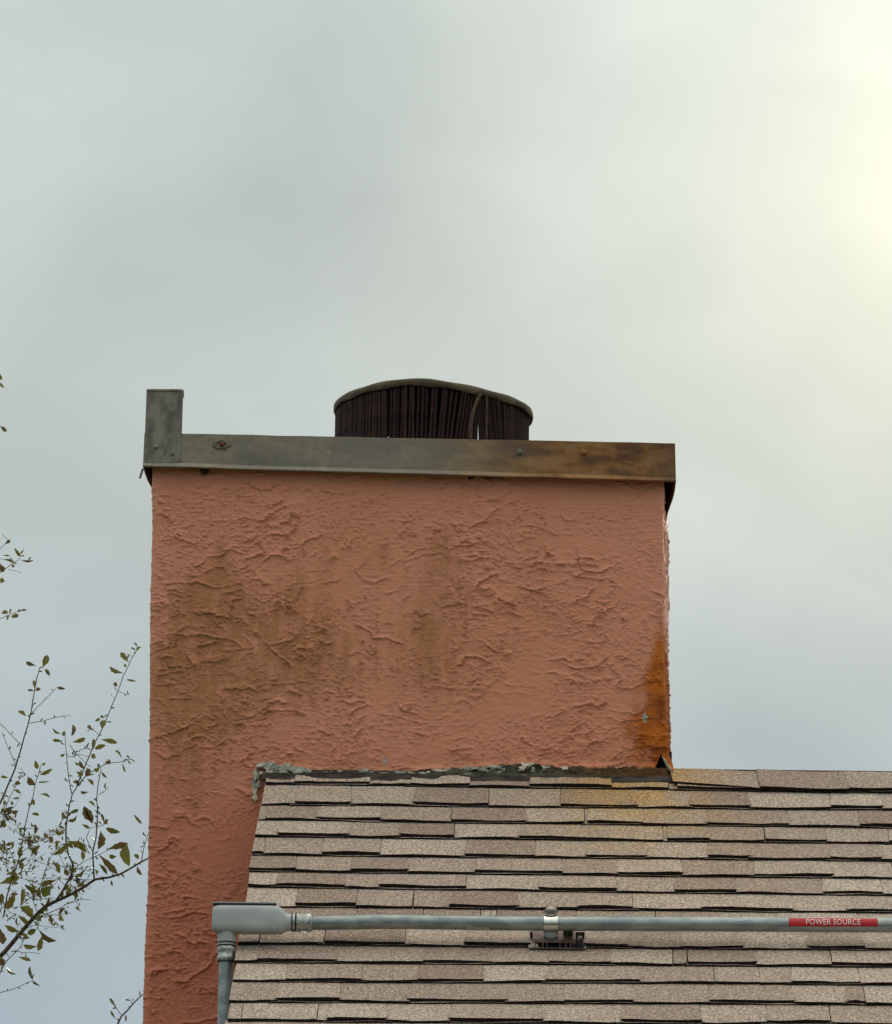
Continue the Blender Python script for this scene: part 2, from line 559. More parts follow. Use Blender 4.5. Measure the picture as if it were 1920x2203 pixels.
# back slope covering, out of the photograph's sight
mb = MB()
for k in range(int((EAVE_V) / .136) + 1):
    v0 = RIDGE_V + k * .136
    mb.hexa([back(a0 - .01, v0 - .01, .005), back(a1, v0 - .01, .005), back(a1, v0 + .136, .006), back(a0 - .01, v0 + .136, .006)],
            [back(a0 - .01, v0 - .01, .0055), back(a1, v0 - .01, .0055), back(a1, v0 + .136, .0125), back(a0 - .01, v0 + .136, .0125)])
o = mb.build('rear_shingles', MATS['shingle'], roof)
tag(o, kind='stuff')
for nm in ('tone', 'stain', 'pale'):
    set_attr(o.data, nm, [0.5 if nm == 'tone' else 0.0] * len(o.data.vertices))

# walls and trim under the roof
GX0, GX1 = RAKE_U + 0.28, RIGHT_U - 0.28
WF = rp(0, EAVE_V - 0.35)[1]
WB = 2 * RIDGE_Y - WF
ztop = lambda y: (-abs(y - RIDGE_Y)) * math.tan(PHI) + rp(0, RIDGE_V)[2] - 0.05
mb = MB()
gz = GROUND_Z - 0.15


def wallpoly(pts, nrm, thick):
    nrm = np.array(nrm, float) * thick
    A = [np.array(p, float) for p in pts]
    n = len(A)
    mb.add(A + [a + nrm for a in A], [tuple(range(n)), tuple(range(2 * n - 1, n - 1, -1))] + [(i, (i + 1) % n, n + (i + 1) % n, n + i) for i in range(n)])


for x_ in (GX0, GX1 - .12):
    wallpoly([(x_, WF, gz), (x_, WB, gz), (x_, WB, ztop(WB)), (x_, RIDGE_Y, ztop(RIDGE_Y)), (x_, WF, ztop(WF))], (1, 0, 0), .12)
for y_ in (WF, WB - .12):
    wallpoly([(GX0 + .12, y_, gz), (GX1 - .12, y_, gz), (GX1 - .12, y_, ztop(WF)), (GX0 + .12, y_, ztop(WF))], (0, 1, 0), .12)
mb.build('wall', MATS['wall_paint'], house)
mb = MB()
mb.hexa([rp(RAKE_U + .015, EAVE_V, -.17), rp(RAKE_U + .035, EAVE_V, -.17), rp(RAKE_U + .035, 0.02, -.17), rp(RAKE_U + .015, 0.02, -.17)],
        [rp(RAKE_U + .015, EAVE_V, -.036), rp(RAKE_U + .035, EAVE_V, -.036), rp(RAKE_U + .035, 0.02, -.036), rp(RAKE_U + .015, 0.02, -.036)])
mb.build('rake_board', MATS['trim_paint'], house)
mb = MB()
pe = rp(0, EAVE_V)
mb.box(((RAKE_U + RIGHT_U) / 2, pe[1] + .012, pe[2] - .13), (RIGHT_U - RAKE_U - .06, .022, .17))
mb.build('eave_board', MATS['trim_paint'], house)

# shingle courses measured down the slope
LY = [1688.5, 1733, 1766, 1801.5, 1841, 1877, 1911, 1952, 1993, 2034, 2072.4, 2112.6, 2157, 2199]
RY = [1703, 1741, 1779, 1813, 1851, 1888, 1924, 1962, 2002, 2043, 2079, 2118, 2161, 2204]
LV = [roof_uv(694, y, .004) for y in LY]
RV = [roof_uv(1700, y, .004) for y in RY]
vL = [b for a, b in LV]
vR = [b for a, b in RV]
uL, uR = LV[0][0], RV[0][0]
BR = [  # tab edges of every course, in photo columns; the second list are the proud tabs
    ([638, 794, 821, 888, 1012, 1142, 1315, 1440, 1461, 1624, 1744, 1869], [638, 888, 1142, 1461, 1744]),
    ([640, 753, 896, 1052, 1206, 1366, 1489, 1610, 1789], [640, 896, 1206, 1489, 1789]),
    ([571, 690, 820, 972, 1131, 1258, 1266, 1385, 1522, 1695, 1851], [0, 690, 972, 1266, 1522, 1851]),
    ([604, 746, 864, 978, 1121, 1306, 1427, 1436, 1524, 1646, 1777], [604, 864, 1121, 1436, 1646]),
    ([568, 694, 820, 1005, 1152, 1266, 1388, 1526, 1608, 1789], [0, 694, 1005, 1266, 1526, 1789]),
    ([636, 758, 876, 1025, 1208, 1330, 1465, 1625, 1788], [0, 758, 1025, 1330, 1625]),
    ([598, 740, 823, 1003, 1164, 1324, 1457, 1582, 1771], [598, 823, 1164, 1457, 1771]),
    ([639, 768, 890, 974, 1111, 1244, 1361, 1512, 1704, 1827], [639, 974, 1244, 1512, 1827]),
    ([580, 736, 768, 910, 1034, 1056, 1068, 1240, 1412, 1543, 1675, 1846], [580, 768, 1068, 1412, 1675]),
    ([560, 700, 872, 1006, 1137, 1263, 1347, 1470, 1596, 1742], [700, 1006, 1263, 1470, 1742]),
    ([560, 723, 911, 1056, 1185, 1311, 1449, 1480, 1624, 1789], [560, 911, 1185, 1480, 1789]),
    ([617, 779, 902, 1039, 1181, 1373, 1537, 1635, 1707, 1848], [617, 902, 1181, 1535, 1707]),
    ([598, 730, 882, 1087, 1216, 1363, 1528, 1706, 1823, 1860], [598, 882, 1216, 1528, 1823]),
    ([520, 684, 712, 832, 972, 1165, 1340, 1507, 1651, 1786], [712, 972, 1340, 1651]),
]
u_c, v_c = roof_uv(1345, 1672)


def shingle(mb_or_none, u0, u1, vt0, vt1, vb0, vb1, tk, wig, skew, tone, seed, pale=0.0, nose=0):
    """one tab: wedge with a waved butt. returns verts, faces, mats, attrs"""
    nc = max(2, min(6, int((u1 - u0) / .045) + 1))
    V, Fc, MI, pal = [], [], [], []
    r = random.Random(seed)
    ph = r.random() * 9
    for i in range(nc + 1):
        s = i / nc
        ub = u0 + (u1 - u0) * s + skew[0] * (1 - s) + skew[1] * s
        ut = u0 + (u1 - u0) * s
        wv = wig * 1.6 * math.sin(ph + s * 4.1) + r.uniform(-.0018, .0018)
        lift = tk + 0.0015 * math.sin(ph * 1.7 + s * 5.0) + r.uniform(-.0006, .0006)
        vb = vb0 + (vb1 - vb0) * s + wv
        vt = vt0 + (vt1 - vt0) * s
        vm = vb - 0.012
        nm = lift * (vm - vt) / (vb - vt)
        V += [rp(ut, vt, 0.0), rp(ub, vm, nm + .0004), rp(ub, vb, lift), rp(ub, vb + .0006, -.003), rp(ut, vt, -.004)]
    n = 5
    for i in range(nc):
        a, b = i * n, (i + 1) * n
        for k in range(4):
            Fc.append((a + k, a + k + 1, b + k + 1, b + k))
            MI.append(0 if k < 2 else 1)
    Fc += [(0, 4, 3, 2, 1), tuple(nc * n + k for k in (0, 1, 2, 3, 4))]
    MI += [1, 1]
    st = []
    for q in V:
        uu, vv = q[0], q @ RD
        s_ = math.exp(-((uu - u_c - .10 * vv) / (.20 + .40 * max(vv - .1, 0))) ** 2) * math.exp(-max(vv - .14, 0) / .34)
        st.append(min(1.0, 1.2 * s_))
    return V, Fc, MI, [tone] * len(V), st, [pale] * len(V)


def shingle_obj(data, name='shingle', parent=None):
    V, Fc, MI, to, st, pa = data
    me = bpy.data.meshes.new(name)
    me.from_pydata([tuple(map(float, q)) for q in V], [], Fc)
    me.polygons.foreach_set('material_index', MI)
    set_attr(me, 'tone', to)
    set_attr(me, 'stain', st)
    set_attr(me, 'pale', pa)
    me.update()
    return link(name, me, [MATS['shingle'], MATS['shingle_edge']], parent or roof)


def link_mats(me):
    me.materials.append(MATS['shingle'])
    me.materials.append(MATS['shingle_edge'])


far = ([], [], [], [], [], [])


def add_far(dt):
    o = len(far[0])
    far[0].extend(dt[0])
    far[1].extend([tuple(i + o for i in q) for q in dt[1]])
    for k in range(2, 6):
        far[k].extend(dt[k])


def vline(k, u):
    if k < 0:
        return RIDGE_V + 0.0
    if k < len(vL):
        return vL[k] + (vR[k] - vL[k]) * (u - uL) / (uR - uL)
    return vline(len(vL) - 1, u) + .136 * (k - len(vL) + 1)


sid = 0
NCOURSE = int((EAVE_V - vL[-1]) / .136) + len(vL)
for k in range(NCOURSE):
    yc = LY[k] if k < len(LY) else 2203
    if k < len(BR):
        br, pr = BR[k]
        vm = (vL[k] + vR[k]) / 2 - .05
        edges = [(roof_uv(x, LY[k] + (RY[k] - LY[k]) * (x - 694) / 1006 - 14)[0], x in pr) for x in br]
        edges = [((RAKE_U + random.uniform(-.004, .006)) if k > 2 else RAKE_U + .003 + .004 * (2 - k), 0 in pr)] + edges
        edges = [e for i, e in enumerate(edges) if i == 0 or e[0] > edges[0][0] + .015]
        for i in range(len(edges)):
            pass
    else:
        edges = [(RAKE_U + random.uniform(-.008, .006), False)]
    prd = edges[-1][1]
    while edges[-1][0] < RIGHT_U - .25:
        prd = not prd
        edges.append((edges[-1][0] + random.uniform(.14, .26), prd))
    edges.append((RIGHT_U, False))
    wavg = [random.uniform(-1, 1) for _ in range(4)]
    cw = lambda u: .0035 * (wavg[0] * math.sin(u * 3.1 + wavg[1] * 3) + .6 * wavg[2] * math.sin(u * 7.3 + wavg[3] * 3))
    for i in range(len(edges) - 1):
        (u0, pr0), (u1, _) = edges[i], edges[i + 1]
        if u1 - u0 < .003:
            continue
        sid += 1
        r = random.Random(sid * 13 + 5)
        vb0, vb1 = vline(k, u0) + cw(u0), vline(k, u1) + cw(u1)
        if k == 0:       # top course lies bent under the flashing
            vt0 = vt1 = -.045
            vt0 = vt1 = RIDGE_V + .003
        else:
            vt0, vt1 = vline(k - 1, u0) - .012, vline(k - 1, u1) - .012
        dv = r.uniform(-.002, .002)
        first = (i == 0)
        if pr0:
            tk, sk, tone = r.uniform(.0140, .0185), (-r.uniform(.0, .012), r.uniform(.0, .012)), r.uniform(.0, .62)
            vb0, vb1 = vb0 - .004, vb1 - .004
            if first:
                sk = (0, sk[1])
        else:
            tk, sk, tone = r.uniform(.0098, .0130), (r.uniform(-.003, .003), r.uniform(-.003, .003)), r.uniform(.22, .95)
        if r.random() < .18:
            tone = r.uniform(.75, 1.0)
        pale = 0.0
        if u1 - u0 < .035:
            tk, pale = .006, .25
        dt = shingle(None, u0 + .0012, u1 - .0012, vt0, vt1, vb0 + dv, vb1 + dv, tk, .0010, sk, tone, sid, pale)
        pin = CAMH  # visible window of the photograph (with a margin)
        ur = roof_uv(1920, yc)[0]
        if k < len(LY) and u0 < ur + .05:
            shingle_obj(dt)
        else:
            add_far(dt)
        if pr0:          # the proud tab sits on the base layer, which shows as a second thin edge below it
            d2 = shingle(None, max(u0 - .02, RAKE_U + .004), u1 + .02, (vb0 - .03), (vb1 - .03), vb0 + .0055, vb1 + .0055, .0065, .0006, (0, 0), .35, sid + 5000, 0)
            if k < len(LY) and u0 < ur + .05:
                o = shingle_obj(d2, 'base_layer')
            else:
                add_far(d2)
o = shingle_obj(far, 'outer_shingles')
tag(o, kind='stuff')

# ridge caps: bent shingles overlapping to the left
caps = [(1443, 1634), (1629, 1822), (1819, 2012)]
cu = [(roof_uv(a, 1672)[0], roof_uv(b, 1672)[0]) for a, b in caps]
while cu[-1][1] < RIGHT_U:
    a = cu[-1][1] - .004
    cu.append((a, a + .31))
rlen = [roof_uv(1540, 1690, .02)[1], roof_uv(1730, 1696, .02)[1], roof_uv(1880, 1697, .02)[1]]
for i, (a, b) in enumerate(cu):
    r = random.Random(i + 70)
    dn_l = (roof_uv(1445, 1683, .02)[1] if i == 0 else (rlen[min(i, 2)] + r.uniform(-.006, .006)))
    dn_r = (roof_uv(1630, 1695, .02)[1] if i == 0 else dn_l + r.uniform(-.008, .012))
    V, Fc, MI = [], [], []
    nx, prof = 5, [(-.13, .0), (-.02, .5), (-.008, .85), (.0, 1.0)]
    # profile across the ridge: v measured from ridge; negative = back slope
    secs = []
    for ix in range(nx + 1):
        s = ix / nx
        u = a + (b - a) * s
        lift = .013 - .003 * s + .0015 * math.sin(i * 2 + s * 5)      # left end rides on its neighbour
        dn = dn_l + (dn_r - dn_l) * s + .003 * math.sin(i * 3.3 + s * 6)
        top = []
        for q in (0.0, .25, .5, .75, 1.0):
            v = RIDGE_V + .018 + (dn - RIDGE_V - .018) * q
            top.append(rp(u + (.006 * q if ix == 0 else 0), v, lift + .011 * q))
        crest = np.array([u, RIDGE_Y, rp(0, RIDGE_V)[2] + (lift + .002) / math.cos(PHI) - .006])
        bk = [back(u, RIDGE_V + .018 + .10 * q, lift) for q in (1.0, 0.0)]
        line = bk + [crest] + top
        low = [p - (RN if k_ >= 3 else np.array([0, 0, 1])) * .006 for k_, p in enumerate(line)]
        secs.append(line + low[::-1])
    m2 = MB()
    m2.rings(secs, 0, True)
    o = m2.build('ridge_cap', [MATS['shingle'], MATS['shingle_edge']], roof)
    me = o.data
    nn = len(secs[0])
    for pl in me.polygons:
        ks = sorted(vi % nn for vi in pl.vertices)
        pl.material_index = 0 if max(ks) <= 7 and len(ks) == 4 else 1
    stn = [min(1., 1.0 * math.exp(-((q[0] - cu[0][0]) / .16) ** 2)) for q in (vv.co for vv in me.vertices)]
    set_attr(me, 'tone', [r.uniform(.15, .45)] * len(me.vertices))
    set_attr(me, 'stain', stn)
    set_attr(me, 'pale', [0.0] * len(me.vertices))

# ------------------------------------------------------------------ the chimney
chim = empty('chimney', HM)
tag(chim, 'salmon stucco chimney with stained trowelled face rising through the roof ridge', 'chimney')

lpx = [(327, 1010), (327, 1136), (323.5, 1286), (321, 1607), (320, 1760), (317, 1928), (311, 2060), (306, 2203)]
rpx = [(1427, 1020), (1427, 1100), (1427, 1300), (1430, 1450), (1434, 1550), (1439, 1620), (1449, 1655)]
lw = np.array([on_front(a, b)[[0, 2]] for a, b in lpx])
rw = np.array([on_front(a, b)[[0, 2]] for a, b in rpx])


def XL(z):
    return np.interp(-np.asarray(z), -lw[:, 1], lw[:, 0])


def XR(z):
    return np.interp(-np.asarray(z), -rw[:, 1], rw[:, 0])


CH_DEPTH = 0.92
ZTOP = on_front(880, 985)[2]
ZBOT = on_front(880, 2290)[2]
step = 0.0030
nz_ = int((ZTOP - ZBOT) / step)
zs = np.linspace(ZTOP, ZBOT, nz_ + 1)
zs = np.concatenate([zs, np.linspace(ZBOT, GROUND_Z - .2, 9)[1:]])
# across: parameter a in [0,1] over the front between the corner arcs, side runs with depth
RC, RCR = 0.024, 0.010
nf = int(1.75 / step)
ucols = []           # (type, value)
for yv in (CH_DEPTH, .6, .4, .25, .15):
    ucols.append(('L', yv))
for yv in np.arange(.10, RC, -.006):
    ucols.append(('L', yv))
for k in range(0, 7):
    ucols.append(('LC', k / 7))
for k in range(nf + 1):
    ucols.append(('F', k / nf))
for k in range(1, 8):
    ucols.append(('RC', k / 7))
for yv in np.arange(RCR + .006, .10, .006):
    ucols.append(('R', yv))
for yv in list(np.arange(.11, .9, .02)) + [CH_DEPTH]:
    ucols.append(('R', yv))
NZ, NU = len(zs), len(ucols)
xl, xr = XL(zs), XR(zs)
PX = np.zeros((NZ, NU)); PY = np.zeros((NZ, NU)); NX = np.zeros((NZ, NU)); NY = np.zeros((NZ, NU)); S = np.zeros((NZ, NU))
for j, (ty, val) in enumerate(ucols):
    if ty == 'L':
        PX[:, j], PY[:, j], NX[:, j], NY[:, j], S[:, j] = xl, val, -1, 0, xl - val
    elif ty == 'LC':
        an = val * math.pi / 2
        PX[:, j], PY[:, j] = xl + RC - RC * math.cos(an), RC - RC * math.sin(an)
        NX[:, j], NY[:, j], S[:, j] = -math.cos(an), -math.sin(an), xl + RC * val
    elif ty == 'F':
        PX[:, j] = xl + RC + (xr - xl - RC - RCR) * val
        NY[:, j] = -1
        S[:, j] = PX[:, j]
    elif ty == 'RC':
        an = val * math.pi / 2
        PX[:, j], PY[:, j] = xr - RCR + RCR * math.sin(an), RCR - RCR * math.cos(an)
        NX[:, j], NY[:, j], S[:, j] = math.sin(an), -math.cos(an), xr - RCR + RCR * val
    else:
        PX[:, j], PY[:, j], NX[:, j], NY[:, j], S[:, j] = xr + .046 * val, val, 1, 0, xr + val
ZZ = np.repeat(zs[:, None], NU, 1)


def relief(x, z):
    """skip-trowelled stucco: drawn-out laps with a broken lower lip"""
    h = np.zeros_like(x)
    wx = x + .02 * fbm(x * 7, z * 7, 91, 3)
    patch = sstep(-.30, .14, fbm(x * 2.3, z * 2.6, 301, 3, .6))        # worked-over areas between smooth ones
    for (k, amp, sx_, sz_, bias, sd, st0, dr, pw) in ((4.6, .0078, 2.2, 3.6, .02, 3, .78, .012, .15), (8.5, .0074, 3.0, 5.0, -.01, 61, .70, .020, .4),
                                                      (14.0, .0064, 4.2, 7.5, -.02, 21, .62, .034, .7), (24.0, .0046, 7.0, 12.0, -.02, 43, .50, .055, .9), (44.0, .0036, 12.0, 22.0, -.02, 143, .40, .09, .9)):
        ph = -z * k + 2.0 * fbm(wx * sx_, z * sz_, sd, 3, .5) + .22 * fbm(wx * 24, z * 24, sd + 5, 4, .72) * (k / 13.0) ** .5 + .25 * x * k * .3
        fr = ph - np.floor(ph)
        lip = np.where(fr < 1 - dr, np.clip((fr - st0) / (1 - dr - st0), 0, 1) ** 1.8, (1 - fr) / dr)
        m_ = sstep(.02 - bias, .34 - bias, fbm(x * sx_ * 1.9, z * sz_ * 1.5, sd + 9, 3, .6))
        h += amp * lip * m_ * (1 - pw + pw * patch)
    # crumbs and torn flecks
    cr = fbm(x * 42, z * 58, 77, 3, .55)
    cm = sstep(.0, .4, fbm(x * 5.5, z * 6, 63, 2)) * (.25 + .75 * patch)
    h += .0034 * sstep(.30, .46, cr) * cm
    cr2 = fbm(x * 60, z * 105, 177, 3, .6)
    h += .0030 * sstep(.30, .48, cr2) * sstep(-.25, .25, fbm(x * 4, z * 5, 163, 2))
    # fine combed streaks left by the trowel
    h += .0011 * fbm(x * 13 + z * 6, z * 120, 31, 2) * sstep(-.1, .4, fbm(x * 3, z * 4, 8, 2))
    h += .0030 * fbm(x * 2.2, z * 2.2, 12, 3)
    h += .0011 * fbm(x * 55, z * 65, 15, 3, .7)
    return h


H = relief(S, ZZ)
ztn = sstep(ZTOP - .10, ZTOP - .02, ZZ)
H *= (1 - .8 * ztn)
H *= np.array([.9 if c_[0] == 'R' else .45 if c_[0] == 'L' else .6 if c_[0] in ('LC', 'RC') else 1.0 for c_ in ucols])[None, :]                     # smoother just under the metal
fine = (ZZ > ZBOT - 1e-6)
H = np.where(fine, H, 0)
# rim of the wall where the stucco breaks off above the roof
jx = np.array([(540, 1640), (600, 1650), (650, 1662), (690, 1664), (760, 1673), (815, 1668), (870, 1667), (930, 1661), (1000, 1656), (1060, 1654),
               (1115, 1647), (1150, 1646), (1200, 1655), (1260, 1656), (1300, 1659), (1345, 1650), (1380, 1655), (1440, 1658), (1470, 1660)])
jw = np.array([on_front(a, b)[[0, 2]] for a, b in jx])
jag = np.interp(S, jw[:, 0], jw[:, 1]) + .0055 * fbm(S * 26, S * 3 + 7, 51, 4, .7)
H = H + .007 * np.exp(-((ZZ - jag - .006) / .012) ** 2) * (S > RAKE_U + .02) * (.4 + .8 * sstep(-.2, .3, fbm(S * 9, ZZ * 3, 57, 2)))
VX, VY = PX + NX * H, PY + NY * H
verts = np.stack([VX, VY, ZZ], -1).reshape(-1, 3)
# keep faces: cut the front where the roof is
uc = np.array([c_[0] in ('F', 'LC', 'RC') for c_ in ucols])
cutx = RAKE_U + .035
hole = np.array([on_front(a, b)[[0, 2]] for a, b in ((1402, 1668), (1424, 1621), (1446, 1666))])
keep = np.ones((NZ - 1, NU - 1), bool)
cx = (S[:-1, :-1] + S[1:, 1:]) / 2
cz = (ZZ[:-1, :-1] + ZZ[1:, 1:]) / 2
cj = (jag[:-1, :-1] + jag[1:, 1:]) / 2
fc = (uc[:-1] & uc[1:])[None, :]
keep &= ~(fc & (cx > cutx) & (cz < cj))
keep &= ~(fc & (cx > RAKE_U + .09) & (cz < -.25))


def in_tri(x, z, T):
    s = np.ones_like(x, bool)
    for i in range(3):
        a, b = T[i], T[(i + 1) % 3]
        s &= ((b[0] - a[0]) * (z - a[1]) - (b[1] - a[1]) * (x - a[0])) <= .0
    return s


hz = .002 * fbm(cx * 60, cz * 60, 5, 2)
keep &= ~(fc & in_tri(cx + hz, cz, hole))
ii, jj = np.nonzero(keep)
faces = np.stack([ii * NU + jj, (ii + 1) * NU + jj, (ii + 1) * NU + jj + 1, ii * NU + jj + 1], -1)
me = bpy.data.meshes.new('stucco_stack')
me.vertices.add(len(verts))
me.vertices.foreach_set('co', verts.astype(np.float32).ravel())
me.loops.add(len(faces) * 4)
me.loops.foreach_set('vertex_index', faces.astype(np.int32).ravel())
me.polygons.add(len(faces))
me.polygons.foreach_set('loop_start', np.arange(0, len(faces) * 4, 4, dtype=np.int32))
me.polygons.foreach_set('loop_total', np.full(len(faces), 4, dtype=np.int32))
me.update(calc_edges=True)
# stain masks, laid out in wall coordinates


def wc(px, py):
    return on_front(px, py)[[0, 2]]


def blob(x, z, px, py, rx, ry, soft=1.0):
    c_ = wc(px, py)
    return np.exp(-(np.abs((x - c_[0]) / (rx * PXM)) ** 2 + np.abs((z - c_[1]) / (ry * PXM)) ** 2) * soft)


sx_, sz_ = S.ravel(), ZZ.ravel()
stk = fbm(sx_ * 13, sz_ * 1.1, 71, 4, .65)          # downward streaks
pt = fbm(sx_ * 5, sz_ * 5, 72, 4, .6)
alg = 0
for b_ in ((455, 1320, 90, 60, .85), (530, 1380, 150, 90, .62), (420, 1480, 90, 150, .55), (600, 1430, 150, 80, .48), (470, 1240, 26, 70, .6),
           (830, 1220, 22, 60, .34), (960, 1210, 26, 70, .34), (930, 1330, 45, 130, .17), (960, 1450, 50, 90, .17), (760, 1390, 240, 130, .22),
           (640, 1250, 50, 60, .30), (1040, 1320, 240, 170, .15), (400, 1640, 70, 110, .30), (700, 1200, 300, 70, .14), (470, 1500, 150, 130, .35)):
    alg = alg + b_[4] * blob(sx_, sz_, *b_[:4])
alg = np.clip(alg * 1.15 * (1.0 + 1.15 * stk + .7 * pt), 0, 1)
alg = np.clip(alg * (1 + .8 * sstep(.15, .6, H.ravel() / .010)), 0, 1)
alg = .45 * alg + .6 * sstep(.16, .62, alg + .30 * fbm(sx_ * 28, sz_ * 22, 74, 4, .7) * (alg > .04))
xe = XR(sz_)
zr = wc(1400, 1650)[1]
up = sz_ - zr
wdt = np.interp(up, [-.05, 0, .12, .22, .36, .50, .62], [.148, .146, .138, .100, .056, .028, .010])
rus = sstep(0, 1, .8 - (xe - sx_) / np.maximum(wdt * (1 + .5 * fbm(sx_ * 9, sz_ * 7, 80, 4)), .004) * 1.25 + .62) * sstep(.60, .30, up)
rus = np.clip(rus * 1.5, 0, 1)
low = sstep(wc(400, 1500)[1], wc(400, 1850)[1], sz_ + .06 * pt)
bare = np.zeros_like(sx_)
for b_ in ((1388, 1545, 7, 13), (828, 1637, 5, 9), (570, 1648, 22, 10), (620, 1655, 30, 7), (548, 1690, 7, 34), (1430, 1648, 10, 8)):
    bare = np.maximum(bare, sstep(.42, .62, blob(sx_, sz_, *b_) + .35 * fbm(sx_ * 50, sz_ * 50, 83, 3)))
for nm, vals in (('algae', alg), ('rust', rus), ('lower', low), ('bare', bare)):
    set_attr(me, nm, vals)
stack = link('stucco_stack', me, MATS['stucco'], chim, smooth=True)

# substrate inside the stucco
mb = MB()
zb = GROUND_Z - .2
pts = []
for z_ in (ZTOP + .05, .2, -.15, zb):
    a, b = float(XL(z_)) + .03, float(XR(max(z_, 0.05))) - .03
    pts.append([(a, .03, z_), (b, .03, z_), (b, CH_DEPTH - .01, z_), (a, CH_DEPTH - .01, z_)])
mb.rings(pts)
mb.build('substrate', MATS['dark_gap'], chim)

hb = [on_front(a, b, .03) for a, b in ((1398, 1672), (1446, 1672), (1446, 1618), (1398, 1618))]  # dark block added behind the hole; its shade is in the colour
mb = MB()
mb.hexa(hb, [p_ + np.array([0, .2, 0]) for p_ in hb])
mb.build('hole_shade_block', MATS['dark_gap'], chim)

# ---- metal cover on top
YB = -.035
tl, tr, br_, bl = [on_front(a, b, YB) for a, b in ((311, 931), (1453, 953.5), (1455, 1037), (307.5, 1004))]
hem = 11 * PXM
cover = MB()
nxs, nzs = 60, 8
front = []
for j in range(nzs + 1):
    row = []
    for i in range(nxs + 1):
        s, q = i / nxs, j / nzs
        P = (tl * (1 - s) + tr * s) * (1 - q) + (bl * (1 - s) + br_ * s) * q
        wav = .0060 * float(perlin(s * 9, q * 1.5, 3)) + .0016 * float(perlin(s * 26, q * 3, 4))
        P = P + np.array([0, wav * (q * .6 + .3), .0012 * float(perlin(s * 14, 3.3, 9))])
        row.append(P)
    front.append(row)
V = [p_ for r_ in front for p_ in r_]
Fc = [(j * (nxs + 1) + i, j * (nxs + 1) + i + 1, (j + 1) * (nxs + 1) + i + 1, (j + 1) * (nxs + 1) + i) for j in range(nzs) for i in range(nxs)]
cover.add(V, Fc)
V2 = [p_ + np.array([0, .004, 0]) for p_ in V]
cover.add(V2, [f_[::-1] for f_ in Fc])
# bottom closing strip + side skirts + top pan
o = (nzs) * (nxs + 1)
nV = len(V)
cover.f += [(o + i, o + i + 1, nV + o + i + 1, nV + o + i) for i in range(nxs)]
cover.mi += [0] * nxs
YBK = CH_DEPTH + .045


def skirt(a_top, a_bot, sgn):
    n = 12
    rows = []
    for i in range(n + 1):
        s = i / n
        y_ = YB + (YBK - YB) * s
        off = sgn * (.003 * math.sin(s * 9) - .034 * s)
        rows.append([(a_top[0] + off, y_, a_top[2]), (a_bot[0] + off, y_, a_bot[2] - .004 * math.sin(s * 12)),
                     (a_bot[0] + off - sgn * .003, y_, a_bot[2] - .004 * math.sin(s * 12)), (a_top[0] + off - sgn * .003, y_, a_top[2])])
    cover.rings(rows)


skirt(tl, bl, -1)
skirt(tr, br_, 1)
cover.hexa([(tl[0] + .034, YBK - .003, bl[2]), (tr[0] - .034, YBK - .003, br_[2]), (tr[0] - .034, YBK, br_[2]), (tl[0] + .034, YBK, bl[2])],
           [(tl[0] + .034, YBK - .003, tl[2]), (tr[0] - .034, YBK - .003, tr[2]), (tr[0] - .034, YBK, tr[2]), (tl[0] + .034, YBK, tl[2])])
ctr = ((tl[0] + tr[0]) / 2, (YB + YBK) / 2, (tl[2] + tr[2]) / 2 + .012)
cover.add([(tl[0] + .002, YB + .003, tl[2] - .001), (tr[0] - .002, YB + .003, tr[2] - .001), (tr[0] - .036, YBK - .003, tr[2] - .001), (tl[0] + .036, YBK - .003, tl[2] - .001), ctr],
          [(0, 1, 4), (1, 2, 4), (2, 3, 4), (3, 0, 4)])
cov = cover.build('metal_cover', MATS['cover_metal'], chim, auto=40)
# folded drip hem along the bottom front edge
mb = MB()
rows = []
for i in range(nxs + 1):
    s = i / nxs
    B = bl * (1 - s) + br_ * s
    up_ = (tl * (1 - s) + tr * s) - B
    up_ = up_ / np.linalg.norm(up_)
    yw = .0060 * float(perlin(s * 9, 1.5, 3)) * .9
    q = B + np.array([0, yw, 0])
    rows.append([q + up_ * hem + np.array([0, -.0006, 0]), q + up_ * hem * .80 + np.array([0, -.0045, 0]), q + up_ * hem * .12 + np.array([0, -.010, 0]),
                 q + np.array([0, -.008, -.001]), q + np.array([0, -.002, -.0005]), q + up_ * hem * .5 + np.array([0, -.0007, 0])])
mb.rings(rows)
mb.build('drip_hem', MATS['cover_metal'], cov, auto=50)


def face_disc(name, px, py, r_px, hgt, mat, parent, y=YB, shape='dome', stretch=(1, 1), ang=0):
    c_ = on_front(px, py, y)
    r = r_px * PXM
    m2 = MB()
    rings_ = []
    prof = [(1.0, .001), (.95, -hgt * .5), (.6, -hgt * .92), (.12, -hgt)] if shape == 'dome' else [(1.0, .001), (1.0, -hgt), (.05, -hgt)]
    seg = 10 if shape == 'dome' else 6
    for pr_, dy in prof:
        ring = []
        for k in range(seg):
            a = 2 * math.pi * k / seg + ang
            ring.append((c_[0] + r * pr_ * math.cos(a) * stretch[0], c_[1] + dy, c_[2] + r * pr_ * math.sin(a) * stretch[1]))
        rings_.append(ring)
    m2.rings(rings_)
    return m2.build(name, mat, parent, auto=35)


face_disc('rivet', 1119, 971, 6.5, .007, MATS['rivet_metal'], cov, y=YB - .003, shape='hex')
face_disc('washer', 1119, 974, 10, .003, MATS['rivet_metal'], cov, y=YB - .001, stretch=(1.0, .6))
face_disc('rivet', 1258, 973, 7.0, .006, MATS['cover_metal'], cov, y=YB - .001)
